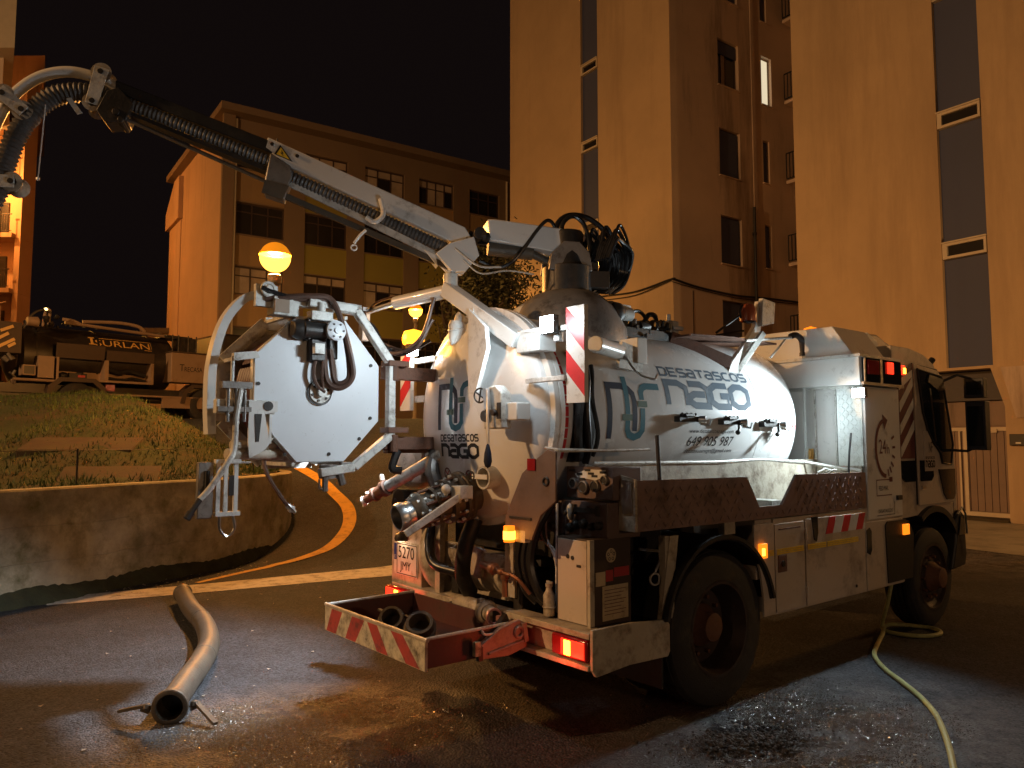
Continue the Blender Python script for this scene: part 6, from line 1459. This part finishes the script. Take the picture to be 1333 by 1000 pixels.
# ================================================================== THINGS ON THE GROUND
sp_path = smoothp([(-3.49,8.28,.10),(-3.10,7.55,.10),(-2.72,6.92,.10),(-2.42,6.27,.10),(-2.27,5.75,.10),(-2.17,5.25,.10),(-2.07,4.78,.10)],8)
spt = thing('suction_pipe', 'bent grey metal suction pipe with a flanged open end lying on the asphalt', 'pipe', (-2.4,6.3,0))
b = MB(); b.tube(sp_path, .083, 26, cap=False); b.tube(sp_path, .077, 26, cap=False); b.build('pipe_body', M['pipe'], spt)
e = sp_path[-1]; d = (sp_path[-1]-sp_path[-4]).normalized()
b = MB(); b.lathe(e, d, [(-.07,.084),(-.06,.098),(-.04,.098),(-.035,.088),(-.02,.104),(.0,.108),(.015,.104),(.02,.095),(.02,.078),(-.03,.076)], 30); fl = b.build('flange', M['pipe'], spt)
b = MB(); b.cyl(e-d*.16, e-d*.15, .0765, 24); b.build('pipe_mouth', M['hoseb'], spt)
s0 = sp_path[0]; d0 = (sp_path[0]-sp_path[3]).normalized()
b = MB(); b.lathe(s0, d0, [(-.05,.084),(-.03,.094),(.0,.096),(.01,.08)], 26); b.build('flange', M['pipe'], spt)
for k in (14, 30):
    b = MB(); p = sp_path[k]; dd = (sp_path[k+1]-p).normalized(); b.lathe(p, dd, [(-.012,.084),(-.006,.087),(.006,.087),(.012,.084)], 24); b.build('weld_ring', M['pipe'], spt)
xx = d.cross(Vector((0,0,1))).normalized()
for sgn in (-1, 1):
    b = MB(); q = e+xx*sgn*.115-d*.02
    b.bar(q-Vector((0,0,.02)), q+xx*sgn*.05+Vector((0,0,.0)), .04, .03)
    b.bar(q+xx*sgn*.03+Vector((0,0,.01)), q+xx*sgn*(.19 if sgn > 0 else .17)+d*(-.06 if sgn > 0 else .16)-Vector((0,0,.03 if sgn > 0 else .07)), .03, .018)
    b.ball(q+xx*sgn*.02, .028, 8); b.build('clamp_lever', M['pipe'], spt)
print('lever side', tuple(xx))
# hose from the truck
hp = smoothp([(3.45,7.03,.88),(3.43,7.00,.60),(3.36,6.98,.30),(3.33,7.05,.06),(3.34,6.98,.018),(3.46,6.84,.018),(3.63,6.82,.018),(3.79,6.93,.018),(3.80,7.10,.018),(3.62,7.22,.018),(3.42,7.16,.03),(3.22,6.82,.03),(3.02,6.5,.018),(2.86,6.2,.018),(2.77,5.85,.018),(2.74,5.55,.018),(2.70,5.22,.018),(2.63,4.92,.018),(2.53,4.65,.018),(2.40,4.35,.018),(2.28,4.1,.018),(2.15,3.8,.018),(2.0,3.4,.018)],8)
b = MB(); b.tube(hp, .0175, 10); tag(b.build('water_hose', M['greenhose']), 'pale yellow-green water hose looping from the truck side across the wet asphalt', 'hose')
# heap of wet dirt
b = MB(); random.seed(4)
for k in range(1500):
    a = random.gauss(0,.16); c = random.gauss(0,.10); r = (.004+.014*random.random()**2.5)*(1 if abs(a) < .2 else .6)
    x, y = 1.34+a*1.3+c*.3, 4.50+c*.9+a*.12
    b.lathe((x,y,.004+r*.4+.018*math.exp(-(a*a+c*c)/.02)), (random.gauss(0,.4),random.gauss(0,.4),1), [(-r*.5,r*.5),(0,r),(r*.5,r*.6),(r*.6,0)], 5)
b.build('wet_dirt_crumbs', M['debris'], kind='stuff', smooth=0)

# tiny glossy stones added to carry the lamps' glints on the asphalt
def grit(name, cx, cy, rx, ry, rot, n, m, seed, lo=.0015, hi=.0050):
    random.seed(seed); vv = []; ff = []; c0, s0_ = math.cos(R(rot)), math.sin(R(rot))
    for k in range(n):
        while True:
            a, c = random.gauss(0, .5), random.gauss(0, .5)
            if a*a+c*c < 1.3 and math.sin(a*5+c*3+seed)+math.sin(c*7-a*2)*.7 > random.uniform(-1.3, .2): break
        x, y = cx+(a*rx*c0-c*ry*s0_), cy+(a*rx*s0_+c*ry*c0); r = random.uniform(lo, hi)
        o = len(vv); q = random.random()*6.28; tx, ty = random.uniform(-.8,.8)*r, random.uniform(-.8,.8)*r
        for j in range(4): vv.append((x+r*math.cos(q+j*1.571), y+r*math.sin(q+j*1.571), .001))
        vv.append((x+tx, y+ty, r*random.uniform(.6,1.3)))
        ff += [(o,o+1,o+4),(o+1,o+2,o+4),(o+2,o+3,o+4),(o+3,o,o+4)]
    b = MB(); b.add(vv, ff); b.build(name, m, kind='stuff', smooth=0)
GR = mat('glint_grit', (.05,.042,.035), .22, 0, .5, 60, None, bump=0, rough_var=.08)
GR.node_tree.nodes['Principled BSDF'].inputs['Specular IOR Level'].default_value = 1.0
GS = mat('amber_glint_stone', (.16,.11,.055), .25, 0, .5, 60, None, bump=0, rough_var=.08)  # amber of the lamplight put into the stone colour
GS.node_tree.nodes['Principled BSDF'].inputs['Specular IOR Level'].default_value = 1.0
grit('amber_glint_grit', -1.25, 4.62, .85, .62, 12, 34000, GS, 3)
grit('glint_grit', 1.75, 4.75, .95, .80, 40, 26000, GR, 6)
grit('glint_grit', -.35, 5.0, .35, .10, 15, 1500, GR, 8)

# ---- pieces that do not touch each other become objects of their own
def split_loose(o):
    me = o.data; n = len(me.vertices)
    par = list(range(n))
    def fd(i):
        while par[i] != i: par[i] = par[par[i]]; i = par[i]
        return i
    for e in me.edges:
        a, b_ = fd(e.vertices[0]), fd(e.vertices[1])
        if a != b_: par[a] = b_
    isl = {}
    for v in me.vertices: isl.setdefault(fd(v.index), []).append(v.index)
    if not 2 <= len(isl) <= 40: return
    cl = []
    for vs in isl.values():
        ps = [me.vertices[i].co for i in vs]
        cl.append([set(vs), [min(p[k] for p in ps)-.012 for k in range(3)], [max(p[k] for p in ps)+.012 for k in range(3)]])
    ch = True
    while ch:
        ch = False
        for i in range(len(cl)):
            for j in range(i+1, len(cl)):
                if all(cl[i][1][k] <= cl[j][2][k] and cl[j][1][k] <= cl[i][2][k] for k in range(3)):
                    cl[i][0] |= cl[j][0]; cl[i][1] = [min(a, b_) for a, b_ in zip(cl[i][1], cl[j][1])]; cl[i][2] = [max(a, b_) for a, b_ in zip(cl[i][2], cl[j][2])]
                    del cl[j]; ch = True; break
            if ch: break
    if not 2 <= len(cl) <= 30: return
    cl.sort(key=lambda c: -len(c[0]))
    for k, c in enumerate(cl):
        idx = {v: q for q, v in enumerate(sorted(c[0]))}
        nm = bpy.data.meshes.new(me.name)
        nm.from_pydata([me.vertices[v].co.copy() for v in sorted(c[0])], [], [tuple(idx[v] for v in p.vertices) for p in me.polygons if p.vertices[0] in c[0]])
        nm.materials.append(me.materials[0])
        for p in nm.polygons: p.use_smooth = True
        try: nm.set_sharp_from_angle(angle=R(35))
        except Exception: pass
        if k == 0: first = nm
        else:
            q = o.copy(); q.data = nm; C.objects.link(q)
    o.data = first
for o in list(C.objects):
    if o.type == 'MESH' and o.parent and o.get('kind') != 'stuff' and o.data.users == 1 and not any(w in o.name for w in ('lettering','stripe','chevron','logo','sticker','print','border','curtain','laundry','small','wall','crown','trunk')):
        split_loose(o)
